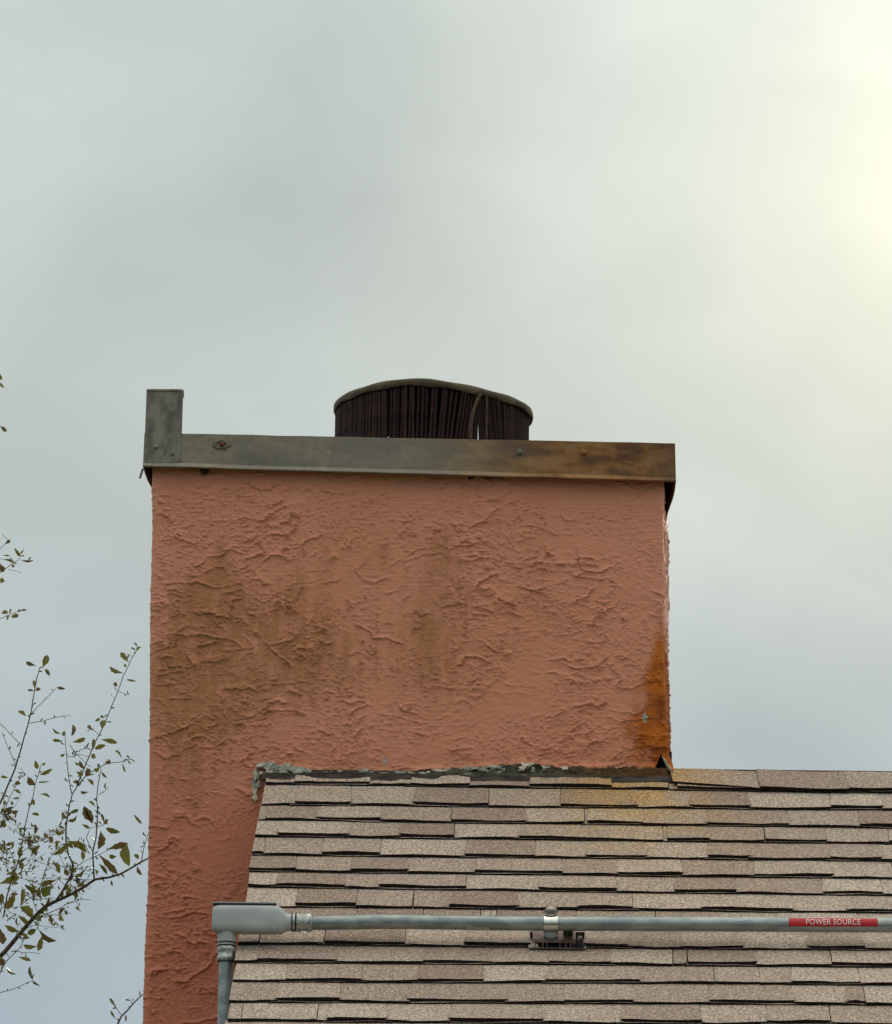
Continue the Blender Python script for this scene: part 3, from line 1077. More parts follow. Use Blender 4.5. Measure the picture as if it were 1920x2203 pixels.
# torn screw hole at the left with a rusty screw
face_disc('rusty_screw', 478, 955, 6.0, .010, MATS['rusty_rivet'], cov, y=YB - .001)
mb = MB()
c_ = on_front(476, 956, YB - .0015)
n = 16
rings_ = []
for q, dy in ((1.0, 0), (.85, -.004), (.62, -.003)):
    rings_.append([(c_[0] + 19 * PXM * q * (1 + .25 * math.sin(3 * k + 1)) * math.cos(2 * math.pi * k / n), c_[1] + dy,
                    c_[2] + 12 * PXM * q * (1 + .2 * math.sin(2 * k)) * math.sin(2 * math.pi * k / n)) for k in range(n)])
mb.rings(rings_, caps=False)
mb.build('torn_washer', MATS['rivet_metal'], cov, smooth=True)
for (px, py, w_, h_) in ((440, 1014, 10, 6), (1013, 1026, 9, 5), (1050, 1025, 12, 4)):
    mb = MB()
    c_ = on_front(px, py, -.012)
    mb.rings([[(c_[0] + w_ * PXM * a * q, c_[1] + d_, c_[2] + h_ * PXM * b * q) for a, b in ((-1, .6), (-.4, -1), (.5, -.8), (1, .3), (.4, 1), (-.5, 1))] for q, d_ in ((1, .02), (1, -.008), (.6, -.014))])
    mb.build('tar_blob', MATS['dark_gap'], cov, smooth=True)

# upright metal tab at the left end
ups = MB()
q = [on_front(a, b, YB - .004) for a, b in ((315.5, 838), (389, 838), (388, 860), (386, 930), (390, 934), (389.5, 993), (308.5, 1001), (312, 930))]
V = [tuple(p_) for p_ in q] + [(p_[0], p_[1] + .003, p_[2]) for p_ in q]
n = len(q)
ups.add(V, [tuple(range(n))[::-1], tuple(range(n, 2 * n))] + [(i, (i + 1) % n, n + (i + 1) % n, n + i) for i in range(n)])
tab = ups.build('upright_tab', MATS['upstand_metal'], chim)
mb = MB()
e = [on_front(a, b, YB - .006) for a, b in ((388.5, 837), (395.5, 839), (396.5, 852), (394, 856), (391.5, 932), (386, 932))]
V = [tuple(p_) for p_ in e] + [(p_[0] - .006, p_[1] + .035, p_[2]) for p_ in e]
n = len(e)
mb.add(V, [tuple(range(n))[::-1], tuple(range(n, 2 * n))] + [(i, (i + 1) % n, n + (i + 1) % n, n + i) for i in range(n)])
mb.build('folded_return', MATS['upstand_metal'], tab)
mb = MB()
e0, e1 = on_front(315.5, 838, YB - .004), on_front(389, 838, YB - .004)
mb.hexa([e0 + [0, -.003, -.006], e1 + [0, -.003, -.006], e1 + [0, .035, -.006], e0 + [0, .035, -.006]],
        [e0 + [0, -.003, .001], e1 + [0, -.003, .001], e1 + [0, .035, .001], e0 + [0, .035, .001]])
mb.build('top_fold', MATS['upstand_metal'], tab)
face_disc('rivet', 335, 961, 4.2, .005, MATS['steel_dull'], tab, y=YB - .005)
face_disc('rivet', 371, 977, 4.0, .005, MATS['rivet_metal'], tab, y=YB - .005)
mb = MB()   # loose sliver of metal hanging at the left corner
e = [on_front(a, b, YB + .03) for a, b in ((305, 1008), (310, 1008), (303, 1029), (298.5, 1029))]
mb.hexa(e, [p_ + np.array([0, .004, 0]) for p_ in e])
mb.build('loose_strip', MATS['upstand_metal'], chim)

# ---- base of the chimney: flashing, sealant, chips
u0, u1 = RAKE_U - .004, roof_uv(1452, 1668)[0]
mb = MB()
rows = []
n = 70
for i in range(n + 1):
    s = i / n
    u = u0 + (u1 - u0) * s
    w1 = .004 * float(perlin(s * 14, 0.4, 6))
    vf = vline(0, u)
    low_v = roof_uv(555 + 897 * s, 1677.5 + 5 * s, .01)[1] + .004 * float(perlin(s * 12, 2.2, 7)) + .006 * float(fbm(s * 34, 1.7, 19, 3, .6))
    rows.append([rp(u, low_v, .0105 + w1 * .3), rp(u, .012, .009 + w1), np.array([u, .002 + w1, .010 + w1 * .5]), np.array([u, .022, .022]), np.array([u, .028, .022]),
                 np.array([u, .026, .004]), rp(u, .02, .002), rp(u, low_v, .004)])
mb.rings(rows)
mb.build('base_flashing', MATS['lead_flashing'], chim, smooth=False, auto=40)
# lumpy old sealant
ns, nt = 420, 14
V, rr = [], []
ua, ub = u0 + .02, roof_uv(1437, 1664)[0]
for i in range(ns + 1):
    s = i / ns
    u = ua + (ub - ua) * s
    zt = float(np.interp(u, jw[:, 0], jw[:, 1])) + .003
    px_ = 555 + (1437 - 555) * s
    amt = float(np.interp(px_, [555, 600, 680, 760, 830, 900, 1000, 1100, 1200, 1300, 1437], [.4, .6, .7, .6, .9, 1.15, 1.3, 1.5, 1.5, 1.5, 1.1]))
    for j in range(nt + 1):
        q = j / nt
        base = np.array([u, .014, zt]) * (1 - q) + rp(u, .016 + .010 * amt + .008 * float(perlin(s * 20, 3, 2)), .008) * q
        bul = math.sin(math.pi * min(1, q * 1.05)) * (.010 + .010 * float(fbm(u * 14, q * 1.2, 21, 4, .6)) + .009 * float(fbm(u * 46, q * 3.5, 27, 3, .6))) * amt
        P = base + np.array([0, -.72, .69]) * bul
        V.append(P)
        rr.append(min(1, max(0, (px_ - 1150) / 200)))
Fc = [(i * (nt + 1) + j, i * (nt + 1) + j + 1, (i + 1) * (nt + 1) + j + 1, (i + 1) * (nt + 1) + j) for i in range(ns) for j in range(nt)]
o = pydata('sealant_bead', V, Fc, MATS['sealant'], chim, smooth=True)
set_attr(o.data, 'rust', rr)
# broken chips of mortar and paint along the edge
chips = [(572, 1648, 17, 11), (596, 1652, 14, 9), (618, 1651, 16, 10), (585, 1661, 12, 6), (607, 1664, 15, 5), (640, 1658, 17, 7), (662, 1659, 12, 7), (566, 1664, 9, 4),
         (655, 1668, 12, 3.5), (712, 1668, 12, 3), (735, 1667, 9, 3), (760, 1672, 13, 2.5), (785, 1663, 10, 5), (830, 1671, 12, 3), (885, 1669, 10, 3.5), (925, 1668, 12, 3), (980, 1661, 14, 3), (1040, 1661, 10, 4), (1178, 1657, 12, 4), (1215, 1659, 10, 3), (800, 1667, 9, 3), (862, 1668, 14, 4), (905, 1672, 12, 4), (946, 1663, 18, 3), (1012, 1658, 24, 3), (1066, 1655, 18, 3.5),
         (1092, 1663, 9, 5), (1134, 1653, 14, 7), (1150, 1659, 10, 5), (1120, 1664, 10, 4), (552, 1668, 6, 14), (549, 1712, 6, 18), (556, 1690, 4, 10)]
for i, (px, py, hw, hh) in enumerate(chips):
    r = random.Random(i * 7 + 1)
    py -= 4.5 if px > 690 else 0
    hh *= 1.35 if px > 690 else 1.0
    hw *= 1.2
    c_ = on_front(px, py, -.019 if px > 690 else -.024 if px > 560 else -.010)
    nseg = 13
    rings_ = []
    prof = [(.9, .016), (1.0, .001), (.93, -.0035), (.4, -.0045)]
    rad_j = [r.uniform(.45, 1.35) for _ in range(nseg)]
    tlt = r.uniform(-.35, .35)
    for pr_, dy in prof:
        rings_.append([(c_[0] + hw * PXM * pr_ * rad_j[k] * math.cos(2 * math.pi * k / nseg), c_[1] + dy + tlt * .02 * math.cos(2 * math.pi * k / nseg) * pr_ + r.uniform(-.0015, .0015),
                        c_[2] + hh * PXM * pr_ * rad_j[k] * math.sin(2 * math.pi * k / nseg)) for k in range(nseg)])
    m2 = MB()
    m2.rings(rings_)
    m2.build('mortar_chip', MATS['mortar_chip'] if i % 4 != 3 else MATS['painted_flake'], chim)
# flaked stucco curl by the open hole at the right foot
mb = MB()
e = [on_front(a, b, y_) for a, b, y_ in ((1424, 1626, -.006), (1433, 1634, -.014), (1441, 1650, -.02), (1452, 1662, -.018), (1444, 1664, -.004), (1434, 1648, .0))]
V = [tuple(p_) for p_ in e] + [(p_[0], p_[1] + .012, p_[2]) for p_ in e]
n = len(e)
mb.add(V, [tuple(range(n))[::-1], tuple(range(n, 2 * n))] + [(i, (i + 1) % n, n + (i + 1) % n, n + i) for i in range(n)])
mb.build('broken_corner', MATS['painted_flake'], chim)

# ------------------------------------------------------------------ flue cap on the chimney
CY = .46
cen = on_front(930, 884, CY)
RL = (1148 - 713) / 2 * DIST / F_PX / math.cos(rad(3)) * (1 + CY / DIST) * 1.015
zc = cen[2]
tilt_x = -math.tan(rad(3.0))


def lidz(x, y):     # the lid is bent: higher left of the middle, drooping to the right
    return zc + PXM * float(np.interp(x / RL, (-1, -.78, -.6, -.2, 0, .23, .46, .69, .874, .966, 1.0), (2, 0, 3, 6, 3, -2, -7, -10, -10, -9, -8)))


RS = RL * .972
ZS = on_front(930, 955, CY)[2] - .13
mb = MB()
mb.rings([[(.135 * math.cos(2 * math.pi * k / 32), .135 * math.sin(2 * math.pi * k / 32), z_) for k in range(32)] for z_ in (ZS - .02, zc - .02)])
flue = mb.build('flue_cap', MATS['flue_liner'], chim, smooth=True)
flue.location = (cen[0], cen[1], 0)
tag(flue, 'round rusty dark flue cap with ribbed sides and a bent lid')
mb = MB()
seg = 96
rings_ = []
for pr_, dz_ in ((.97, -.012), (.992, -.016), (1.0, -.009), (1.0, .004), (.985, .011), (.93, .014), (.6, .030), (.3, .040), (.02, .043)):
    rings_.append([(RL * pr_ * math.cos(2 * math.pi * k / seg) + .010 * max(0, math.cos(2 * math.pi * k / seg)) ** 3, RL * pr_ * math.sin(2 * math.pi * k / seg),
                    lidz(RL * math.cos(2 * math.pi * k / seg), 0) * 1 + dz_ * (1 + .12 * math.sin(k * .9))) for k in range(seg)])
for rg_ in rings_[-3:]:
    zz = zc + (rings_.index(rg_) - 4) * .004
    for k in range(seg):
        rg_[k] = (rg_[k][0], rg_[k][1], zz + tilt_x * rg_[k][0])
mb.rings(rings_)
lid = mb.build('lid', MATS['flue_lid'], flue, auto=50)
mb = MB()
mb.rings([[(RL * .955 * math.cos(2 * math.pi * k / 48), RL * .955 * math.sin(2 * math.pi * k / 48), lidz(RL * math.cos(2 * math.pi * k / 48), 0) - .004 + dz_) for k in range(48)] for dz_ in (0, .006)])
mb.build('lid_underside', MATS['flue_liner'], flue)
mb = MB()
mb.rings([[(RS * 1.01 * math.cos(2 * math.pi * k / 60), RS * 1.01 * math.sin(2 * math.pi * k / 60), z_) for k in range(60)] for z_ in (ZS - .01, ZS + .03)])
mb.build('base_ring', MATS['flue_slat'], flue)
NS = 150
sh = zc - ZS
mb = MB()
sw = 2 * math.pi * RS / NS
sec = []
for q in range(7):
    zz = q / 6
    sec.append([(-.50 * sw, .006, zz), (-.30 * sw, -.001, zz), (0, -.0045, zz), (.30 * sw, -.001, zz), (.50 * sw, .006, zz), (.30 * sw, .0035, zz), (0, .001, zz), (-.30 * sw, .0035, zz)])
mb.rings(sec)
tmp = mb.build('slat', MATS['flue_slat'], flue, auto=60)
slat_me = tmp.data
bpy.data.objects.remove(tmp)
gap_a = math.asin((1040 - 930) / 217.5)
for k in range(NS):
    th_ = 2 * math.pi * k / NS           # 0 = towards the camera, positive to the right
    x_, y_ = RS * math.sin(th_), -RS * math.cos(th_)
    dgap = abs(((th_ - gap_a + math.pi) % (2 * math.pi)) - math.pi)
    if dgap < .050 or abs(((th_ - (math.pi - gap_a) + math.pi) % (2 * math.pi)) - math.pi) < .075:
        continue
    r = random.Random(k)
    o = bpy.data.objects.new('slat', slat_me)
    col.objects.link(o)
    o.parent = flue
    htop = lidz(x_, 0) - .006 - ZS
    lean = r.uniform(-.02, .02)
    if -.15 < ((th_ + math.pi) % (2 * math.pi) - math.pi) < 1.35:
        tt = ((th_ + math.pi) % (2 * math.pi) - math.pi)
        lean += (.13 * math.exp(-((tt - gap_a + .2) / .3) ** 2) if tt < gap_a else -.16 * math.exp(-((tt - gap_a - .2) / .3) ** 2))
    o.matrix_local = Matrix.Translation((x_ * (1 + r.uniform(-.008, .004)), y_ * (1 + r.uniform(-.008, .004)), ZS)) @ Matrix.Rotation(th_, 4, 'Z') @ Matrix.Rotation(r.uniform(-.2, .2), 4, 'Z') @ Matrix.Rotation(lean, 4, 'Y') @ Matrix.Diagonal((r.uniform(.85, 1.05), r.uniform(.6, 1.0), htop * (1.0 if abs(lean) < .05 else .99), 1))
# bright strip added inside the gap to stand for the pale glint there
mb = MB()
rows = []
for q in np.linspace(0, 1, 8):
    t_ = gap_a + .012 * math.sin(q * 3)
    R2 = RS - .012
    x_, y_ = R2 * math.sin(t_), -R2 * math.cos(t_)
    w2 = .0075 * math.sin(math.pi * (.12 + .80 * q))
    zz = ZS + (zc - .045 - ZS) * q
    rows.append([(x_ - w2, y_, zz), (x_, y_ - .003, zz), (x_ + w2, y_, zz), (x_, y_ + .003, zz)])
mb.rings(rows)
mb.build('glint_strip', MATS['steel_bright'], flue, auto=60)
# the two bent ribs flanking the gap
for sg, px_, bw in ((-1, 1023, 9), (1, 1056, 6)):
    mb = MB()
    rows = []
    for q in np.linspace(0, 1, 12):
        px = px_ + (sg * -2) + (16 if sg < 0 else 0) * q ** 2.2 - (8 if sg < 0 else 0) * math.sin(q * math.pi)
        t_ = math.asin((px - 930) / 217.5)
        R2 = RS + .008
        x_, y_ = R2 * math.sin(t_), -R2 * math.cos(t_)
        zz = ZS + (lidz(x_, 0) - .008 - ZS) * q
        dx, dy = math.cos(t_), math.sin(t_)
        w2 = bw * PXM / 2
        rows.append([(x_ - dx * w2, y_ - dy * w2, zz), (x_ + .004 * dy, y_ - .004 * dx, zz), (x_ + dx * w2, y_ + dy * w2, zz), (x_ - .003 * dy, y_ + .004, zz)])
    mb.rings(rows)
    mb.build('bent_rib', MATS['bent_rust'], flue, auto=60)

# ------------------------------------------------------------------ conduit on the roof
OFF = .075
cond = empty('conduit', HM)
tag(cond, 'grey metal electrical conduit crossing the roof with elbow fitting and red sticker', 'conduit')
A = on_roof(672, 1985.0, OFF)
B = on_roof(1920, 1990.5, OFF)
B2 = A + (B - A) * 2.2
PXC = np.linalg.norm(B - A) / (1920 - 672)      # metres per pixel at the conduit
PR = 15.8 * PXC
axd = (B - A) / np.linalg.norm(B - A)


def at_pipe(px):
    return A + (B - A) * ((px - 672) / (1920.0 - 672))


mb = MB()
pts = []
for i in range(60):
    s = i / 59
    p_ = A + (B2 - A) * s
    pxx = 672 + 1248 * 2.2 * s
    p_ = p_ + HZ * 0 + np.array([0, 0, 1]) * (.0032 * math.exp(-((pxx - 860) / 140) ** 2) - .002 * math.exp(-((pxx - 690) / 60) ** 2))
    pts.append(p_)
mb.tube(pts, PR, 32)
pipe = mb.build('pipe', MATS['conduit_grey'], cond, auto=60)


def cyl_x(px0, px1, r_px0, r_px1=None, seg=28, name='coupling', mat='nut_zinc', parent=cond, lump=0, prof=None):
    m2 = MB()
    rr_ = []
    prof = prof or [(px0, r_px0), (px1, r_px1 if r_px1 else r_px0)]
    for px, r_ in prof:
        c_ = at_pipe(px)
        rr_.append([c_ + PXC * (r_ + lump * random.uniform(-1, 1)) * (np.array([0, math.cos(a), 0]) + np.array([0, 0, math.sin(a)])) for a in (2 * math.pi * k / seg for k in range(seg))])
    m2.rings(rr_)
    return m2.build(name, MATS[mat], parent, auto=40)


# elbow fitting body
body_prof = [(457.5, 21, -2), (459, 25.5, -2), (463, 28.5, -2), (470, 30, -2), (480, 30.5, -2), (585, 30.5, -2), (598, 29.5, -1.5), (606, 27.5, -1), (611, 23.5, 0), (615, 20, 1), (622, 18.8, 0), (628, 18.6, 0)]
mb = MB()
rr_ = []
seg = 40
for px, hh, dy in body_prof:
    c_ = at_pipe(px) + np.array([0, 0, (4.5 + -dy * .5) * PXC]) * (1 if px < 606 else .4 if px < 614 else 0)
    ex = 4.5 if px < 606 else (3.0 if px < 614 else 2.0)
    ring = []
    for k in range(seg):
        a = 2 * math.pi * k / seg
        cs, sn = math.cos(a), math.sin(a)
        rr2 = (abs(cs) ** ex + abs(sn) ** ex) ** (-1 / ex)
        ring.append(c_ + np.array([0, cs * rr2 * hh * PXC * .86, sn * rr2 * hh * PXC]))
    rr_.append(ring)
mb.rings(rr_)
body = mb.build('elbow_fitting', MATS['fitting_grey'], cond, auto=50)
# cover plate on its top with a dark gasket line
cc = at_pipe(526) + np.array([0, 0, (4.5 + 1 + 30.5) * PXC])
mb = MB()
mb.box(cc + np.array([0, .002, .0012]), (136 * PXC, 46 * PXC, .0032))
mb.build('gasket', MATS['dark_rubber'], body)
mb = MB()
mb.box(cc + np.array([0, .004, .0046]), (138 * PXC, 46 * PXC, .0040))
mb.build('cover_plate', MATS['fitting_grey'], body)
mb = MB()   # cast seam where the body meets the hub
e = [at_pipe(px) + np.array([0, y_, z_ * PXC]) for px, y_, z_ in ((583, -.0445, 2), (596, -.0445, 0), (603, -.0435, -6), (607, -.039, -16))]
mb.tube(e, .0009, 6)
mb.build('casting_seam', MATS['nut_zinc'], body)
cyl_x(628, 631, 20.5, name='seal_ring', mat='dark_rubber')
cyl_x(631, 635, 20.8, name='lock_ring', mat='nut_zinc')
cyl_x(635, 638, 20.2, name='seal_ring', mat='dark_rubber')
cyl_x(0, 0, 0, name='compression_nut', mat='nut_zinc', lump=.5, prof=[(638, 19), (640, 20), (646, 20.2), (649, 18.6), (655, 18.0), (659, 19.8), (664, 21), (669, 20.5), (672, 18.2), (674, 15)])

# the leg turning down outside the rake
vx = at_pipe(489)
ELEG = np.array([0, 0, -1.0])


def cyl_z(prof, name, mat, lump=0, seg=28, drift=0.0):
    m2 = MB()
    rr_ = []
    for py, r_ in prof:
        c_ = vx + np.array([drift * (py - 2000) * PXC, 0, -(py - 1985) * PXC / math.cos(rad(9.7))])
        rr_.append([c_ + PXC * (r_ + lump * random.uniform(-1, 1)) * np.array([math.cos(2 * math.pi * k / seg), math.sin(2 * math.pi * k / seg), 0]) for k in range(seg)])
    m2.rings(rr_)
    return m2.build(name, MATS[mat], cond, auto=40)


cyl_z([(1992, 23), (2003, 20.5), (2010, 19.6), (2028, 19.4)], 'hub', 'fitting_grey')
cyl_z([(2028, 20.0), (2032, 20.2)], 'seal_ring', 'dark_rubber')
cyl_z([(2032, 20.6), (2035, 20.6)], 'lock_ring', 'nut_zinc')
cyl_z([(2035, 19.8), (2038, 19.8)], 'seal_ring', 'dark_rubber')
cyl_z([(2038, 19.0), (2040, 20.2), (2046, 20.0), (2049, 18.4), (2056, 18.2), (2060, 20.0), (2066, 20.2), (2069, 18)], 'compression_nut', 'nut_zinc', lump=.5)
cyl_z([(2067, 18.6), (2071, 18.2), (2072, 15.0)], 'seal_ring', 'dark_rubber')
cyl_z([(2070, 15.4), (2140, 15.4), (2400, 15.4), (3600, 15.4)], 'pipe', 'conduit_grey')

# red sticker wrapped on the pipe
def wrap(px, an, r_):
    """point on the pipe skin; an = angle from straight at the viewer, upwards positive"""
    c_ = at_pipe(px)
    return c_ + r_ * (np.array([0, -math.cos(an), 0]) + np.array([0, 0, math.sin(an)]))


EL = rad(9.8)


def ang_for(dy_px):      # image offset above the pipe axis -> angle on the pipe
    return math.asin(max(-1, min(1, dy_px / 15.8))) - EL * 0.0 - EL


a_lo, a_hi = math.asin(-3.5 / 15.8) - EL, math.asin(13.8 / 15.8) - EL
mb = MB()
nx_, na = 20, 10
V = []
for i in range(nx_ + 1):
    px = 1697.5 + (1888.5 - 1697.5) * i / nx_
    for j in range(na + 1):
        V.append(wrap(px, a_lo + (a_hi - a_lo) * j / na, PR + .0006))
for i in range(nx_ + 1):
    px = 1697.5 + (1888.5 - 1697.5) * i / nx_
    for j in range(na + 1):
        V.append(wrap(px, a_lo + (a_hi - a_lo) * j / na, PR + .0001))
N1 = (nx_ + 1) * (na + 1)
Fc = [(i * (na + 1) + j, (i + 1) * (na + 1) + j, (i + 1) * (na + 1) + j + 1, i * (na + 1) + j + 1) for i in range(nx_) for j in range(na)]
mb.add(V, Fc + [tuple(N1 + q_ for q_ in f_[::-1]) for f_ in Fc])
sticker = mb.build('warning_sticker', MATS['sticker_red'], cond, smooth=True)
tag(sticker, 'red sticker reading POWER SOURCE in white capitals')
cu_ = bpy.data.curves.new('lettering', 'FONT')
cu_.body = 'POWER SOURCE'
cu_.size = 1.0
cu_.space_character = 1.05
cu_.resolution_u = 3
cu_.offset = 0.004
tob = bpy.data.objects.new('lettering', cu_)
col.objects.link(tob)
dg = bpy.context.evaluated_depsgraph_get()
tme = bpy.data.meshes.new_from_object(tob.evaluated_get(dg))
bpy.data.objects.remove(tob)
xs = [v.co.x for v in tme.vertices]
ys = [v.co.y for v in tme.vertices]
x0, x1, y0, y1 = min(xs), max(xs), min(ys), max(ys)
bmt = bmesh.new()
bmt.from_mesh(tme)
for q in range(1, 12):
    bmesh.ops.bisect_plane(bmt, geom=bmt.verts[:] + bmt.edges[:] + bmt.faces[:], plane_co=(0, y0 + (y1 - y0) * q / 12, 0), plane_no=(0, 1, 0))
bmt.to_mesh(tme)
bmt.free()
for v in tme.vertices:
    px = 1734.5 + (v.co.x - x0) / (x1 - x0) * (1851.5 - 1734.5)
    dy = 0.2 + (v.co.y - y0) / (y1 - y0) * 11.6
    v.co = Vector(wrap(px, math.asin(dy / 15.8) - EL, PR + .0014))
lt = link('lettering', tme, MATS['sticker_white'], sticker)

# strip of old tape under the pipe
mb = MB()
V = []
for i, (px, hi_) in enumerate(((1004, -6), (1010, -5), (1026, -9), (1040, -8), (1055, -8.5))):
    for j in range(5):
        q = j / 4
        V.append(wrap(px, (math.asin(-14.5 / 15.8) * (1 - q) + math.asin(hi_ / 15.8) * q) - EL, PR + .0007))
mb.add(V, [(i * 5 + j, (i + 1) * 5 + j, (i + 1) * 5 + j + 1, i * 5 + j + 1) for i in range(4) for j in range(4)])
mb.build('tape_strip', MATS['tape_pale'], cond, smooth=True)

# ------------------------------------------------------------------ roof mount holding the conduit
mnt = empty('conduit_mount', HM)
tag(mnt, 'metal bracket with shiny strap clamping the conduit to the shingles', 'bracket')
mc = at_pipe(1186)
mb = MB()
rr_ = []
seg = 36
for px, r_ in ((1171, PR + .0006), (1171, PR + .0030), (1201, PR + .0030), (1201, PR + .0006)):
    c_ = at_pipe(px)
    rr_.append([c_ + r_ * np.array([0, math.cos(2 * math.pi * k / seg), math.sin(2 * math.pi * k / seg)]) for k in range(seg)])
mb.rings(rr_, caps=False)
mb.build('strap', MATS['steel_bright'], mnt, auto=40)
mb = MB()
neck = mc + np.array([0, 0, PR])
prof = [(10.0, -.002), (9.5, .004), (8.0, .010), (6.0, .014)]
mb.rings([[neck + np.array([r_ * PXC * math.cos(2 * math.pi * k / 20), r_ * PXC * math.sin(2 * math.pi * k / 20), z_]) for k in range(20)] for r_, z_ in prof])
mb.build('neck', MATS['steel_dull'], mnt, auto=40)
mb = MB()
prof = [(5.0, .010), (13.0, .013), (14.6, .016), (14.6, .021), (12.5, .028), (8.0, .034), (2.0, .0365)]
mb.rings([[neck + np.array([r_ * PXC * math.cos(2 * math.pi * k / 24), r_ * PXC * math.sin(2 * math.pi * k / 24), z_ - .003]) for k in range(24)] for r_, z_ in prof])
mb.build('bolt_head', MATS['steel_dull'], mnt, auto=50)
# post under the pipe down to the base
bu, bv = roof_uv(1200, 2026)
mu = mc[0]
mv = mc @ RD
mn = mc @ RN
mb = MB()
rings_ = []
for r_, nh in ((15.5, mn - PR * .98), (16.0, mn - PR - .010), (15.0, mn - PR - .018), (10.0, mn - PR - .020), (10.0, .028)):
    rings_.append([rp(mu + r_ * PXC * math.cos(2 * math.pi * k / 20), mv + r_ * PXC * math.sin(2 * math.pi * k / 20), nh) for k in range(20)])
mb.rings(rings_)
mb.build('post', MATS['fitting_grey'], mnt, auto=40)
ulo, uhi = roof_uv(1138, 2030)[0], roof_uv(1261, 2030)[0]
vlo, vhi = mv - .040, mv + .048
BT = .026


def rbox(m2, ua_, ub_, va_, vb_, na_, nb_, mi=0):
    m2.hexa([rp(ua_, vb_, na_), rp(ub_, vb_, na_), rp(ub_, va_, na_), rp(ua_, va_, na_)], [rp(ua_, vb_, nb_), rp(ub_, vb_, nb_), rp(ub_, va_, nb_), rp(ua_, va_, nb_)], mi)


mb = MB()
rbox(mb, ulo, uhi, vlo, vhi, .010, .0135)
mb.build('base_plate', MATS['steel_dull'], mnt)
mb = MB()
rbox(mb, ulo + .012, uhi - .032, vlo, vhi - .002, BT + .004, BT + .0065)
mb.build('channel_top', MATS['mount_brown'], mnt)
mb = MB()
for s in (.10, .24, .31, .54, .64, .72):
    ua_ = ulo + (uhi - ulo) * s
    rbox(mb, ua_, ua_ + .0028, vlo + .01, vhi - .003, .0135, BT + .004)
mb.build('rib', MATS['steel_dull'], mnt)
mb = MB()
rbox(mb, ulo + .004, uhi - .004, vlo + .004, vlo + .012, .0135, BT + .004)
mb.build('channel_back', MATS['dark_gap'], mnt)  # the open channel's inner shade, put into a dark back
mb = MB()
rbox(mb, ulo + (uhi - ulo) * .60, ulo + (uhi - ulo) * .76, mv - .03, mv - .012, BT + .0065, BT + .030)
mb.build('channel_upright', MATS['mount_brown'], mnt)
mb = MB()
rbox(mb, ulo + (uhi - ulo) * .755, ulo + (uhi - ulo) * .775, mv - .030, mv - .010, BT + .0065, BT + .030)
rbox(mb, ulo + (uhi - ulo) * .675, ulo + (uhi - ulo) * .690, mv - .0125, mv - .010, BT + .0065, BT + .030)
mb.build('upright_edge', MATS['steel_dull'], mnt)
for s, nh, r_ in ((.13, .0135, 8.5), (.885, .0135, 12.0)):
    uu = ulo + (uhi - ulo) * s
    mb = MB()
    hh = .010 if s < .5 else .026
    vv = vhi - .014
    prof = [(r_, 0), (r_, .003), (r_ * .72, .0032), (r_ * .72, hh), (r_ * .5, hh + .003), (r_ * .1, hh + .0035)]
    mb.rings([[rp(uu + q_ * PXC * math.cos(2 * math.pi * k / 12), vv + q_ * PXC * math.sin(2 * math.pi * k / 12), nh + h_) for k in range(12)] for q_, h_ in prof])
    mb.build('lag_bolt', MATS['steel_bright'] if s < .5 else MATS['dark_rubber'], mnt, auto=40)
    mb = MB()
    nh2 = nh + hh + (.0035 if s > .5 else .0)
    mb.rings([[rp(uu + q_ * PXC * math.cos(2 * math.pi * k / 6), vv - .006 + q_ * PXC * math.sin(2 * math.pi * k / 6), nh2 + h_) for k in range(6)] for q_, h_ in ((r_ * .55, 0), (r_ * .5, .005))])
    mb.build('bolt_cap', MATS['steel_bright'], mnt)

# ------------------------------------------------------------------ tree at the left, behind the chimney
TD = 18.0                                        # metres away
PXT = TD / F_PX / math.cos(rad(10))
tree = empty('tree')
TRUNK = np.array([-2.75, TD + .5, 0.0])
tree.location = TRUNK
tag(tree, 'sparse small-leaved tree reaching in from the left behind the chimney', 'tree')


def tp(px, py, dep=0.0):
    q = ray(px, py)
    return CAM + q * ((TD + dep) / q[1]) - TRUNK


Z2 = lambda x, y: (x * .1945, 1380 + y * .1945)
Z3 = lambda x, y: (x * .235, 1720 + y * .235)
Z1 = lambda x, y: (x * .292, 780 + y * .292)
limbs = []      # (points px, r0 px, r1 px, depth0, depth1)


def L(pts, r0, r1, d0=0.0, d1=0.0, z=None):
    limbs.append(([z(*p_) for p_ in pts] if z else pts, r0, r1, d0, d1))


main = [Z3(*p_) for p_ in ((-260, 1700), (-120, 1560), (40, 1400), (150, 1270), (250, 1150), (350, 1040), (420, 980), (520, 930), (650, 870), (760, 810), (870, 735), (1000, 715), (1100, 685), (1200, 630), (1290, 575), (1360, 540), (1480, 500))]
limbs.append((main, 6.0, 1.5, 0, .1))
L([(1295, 572), (1318, 440), (1345, 350), (1372, 280)], 1.2, .6, .1, .15, Z3)
s1 = [Z3(*p_) for p_ in ((862, 735), (855, 600), (850, 480), (880, 350), (890, 220), (895, 60))] + [Z2(*p_) for p_ in ((1080, 1900), (1070, 1750), (1080, 1650), (1095, 1540), (1110, 1450), (1120, 1405))]
limbs.append((s1, 2.0, .8, .05, -.1))
s2 = [Z3(*p_) for p_ in ((510, 935), (560, 860), (600, 790), (650, 700), (672, 610), (625, 500), (605, 400), (605, 250), (630, 90))] + [Z2(*p_) for p_ in ((745, 1950), (770, 1800), (800, 1690), (870, 1580), (930, 1510), (1000, 1450), (1100, 1400), (1180, 1350), (1330, 1335), (1455, 1300))]
limbs.append((s2, 2.8, .7, .03, .15))
L([(795, 1690), (768, 1550), (745, 1380), (730, 1200), (720, 1050), (708, 1000)], 1.2, .6, .1, .0, Z2)
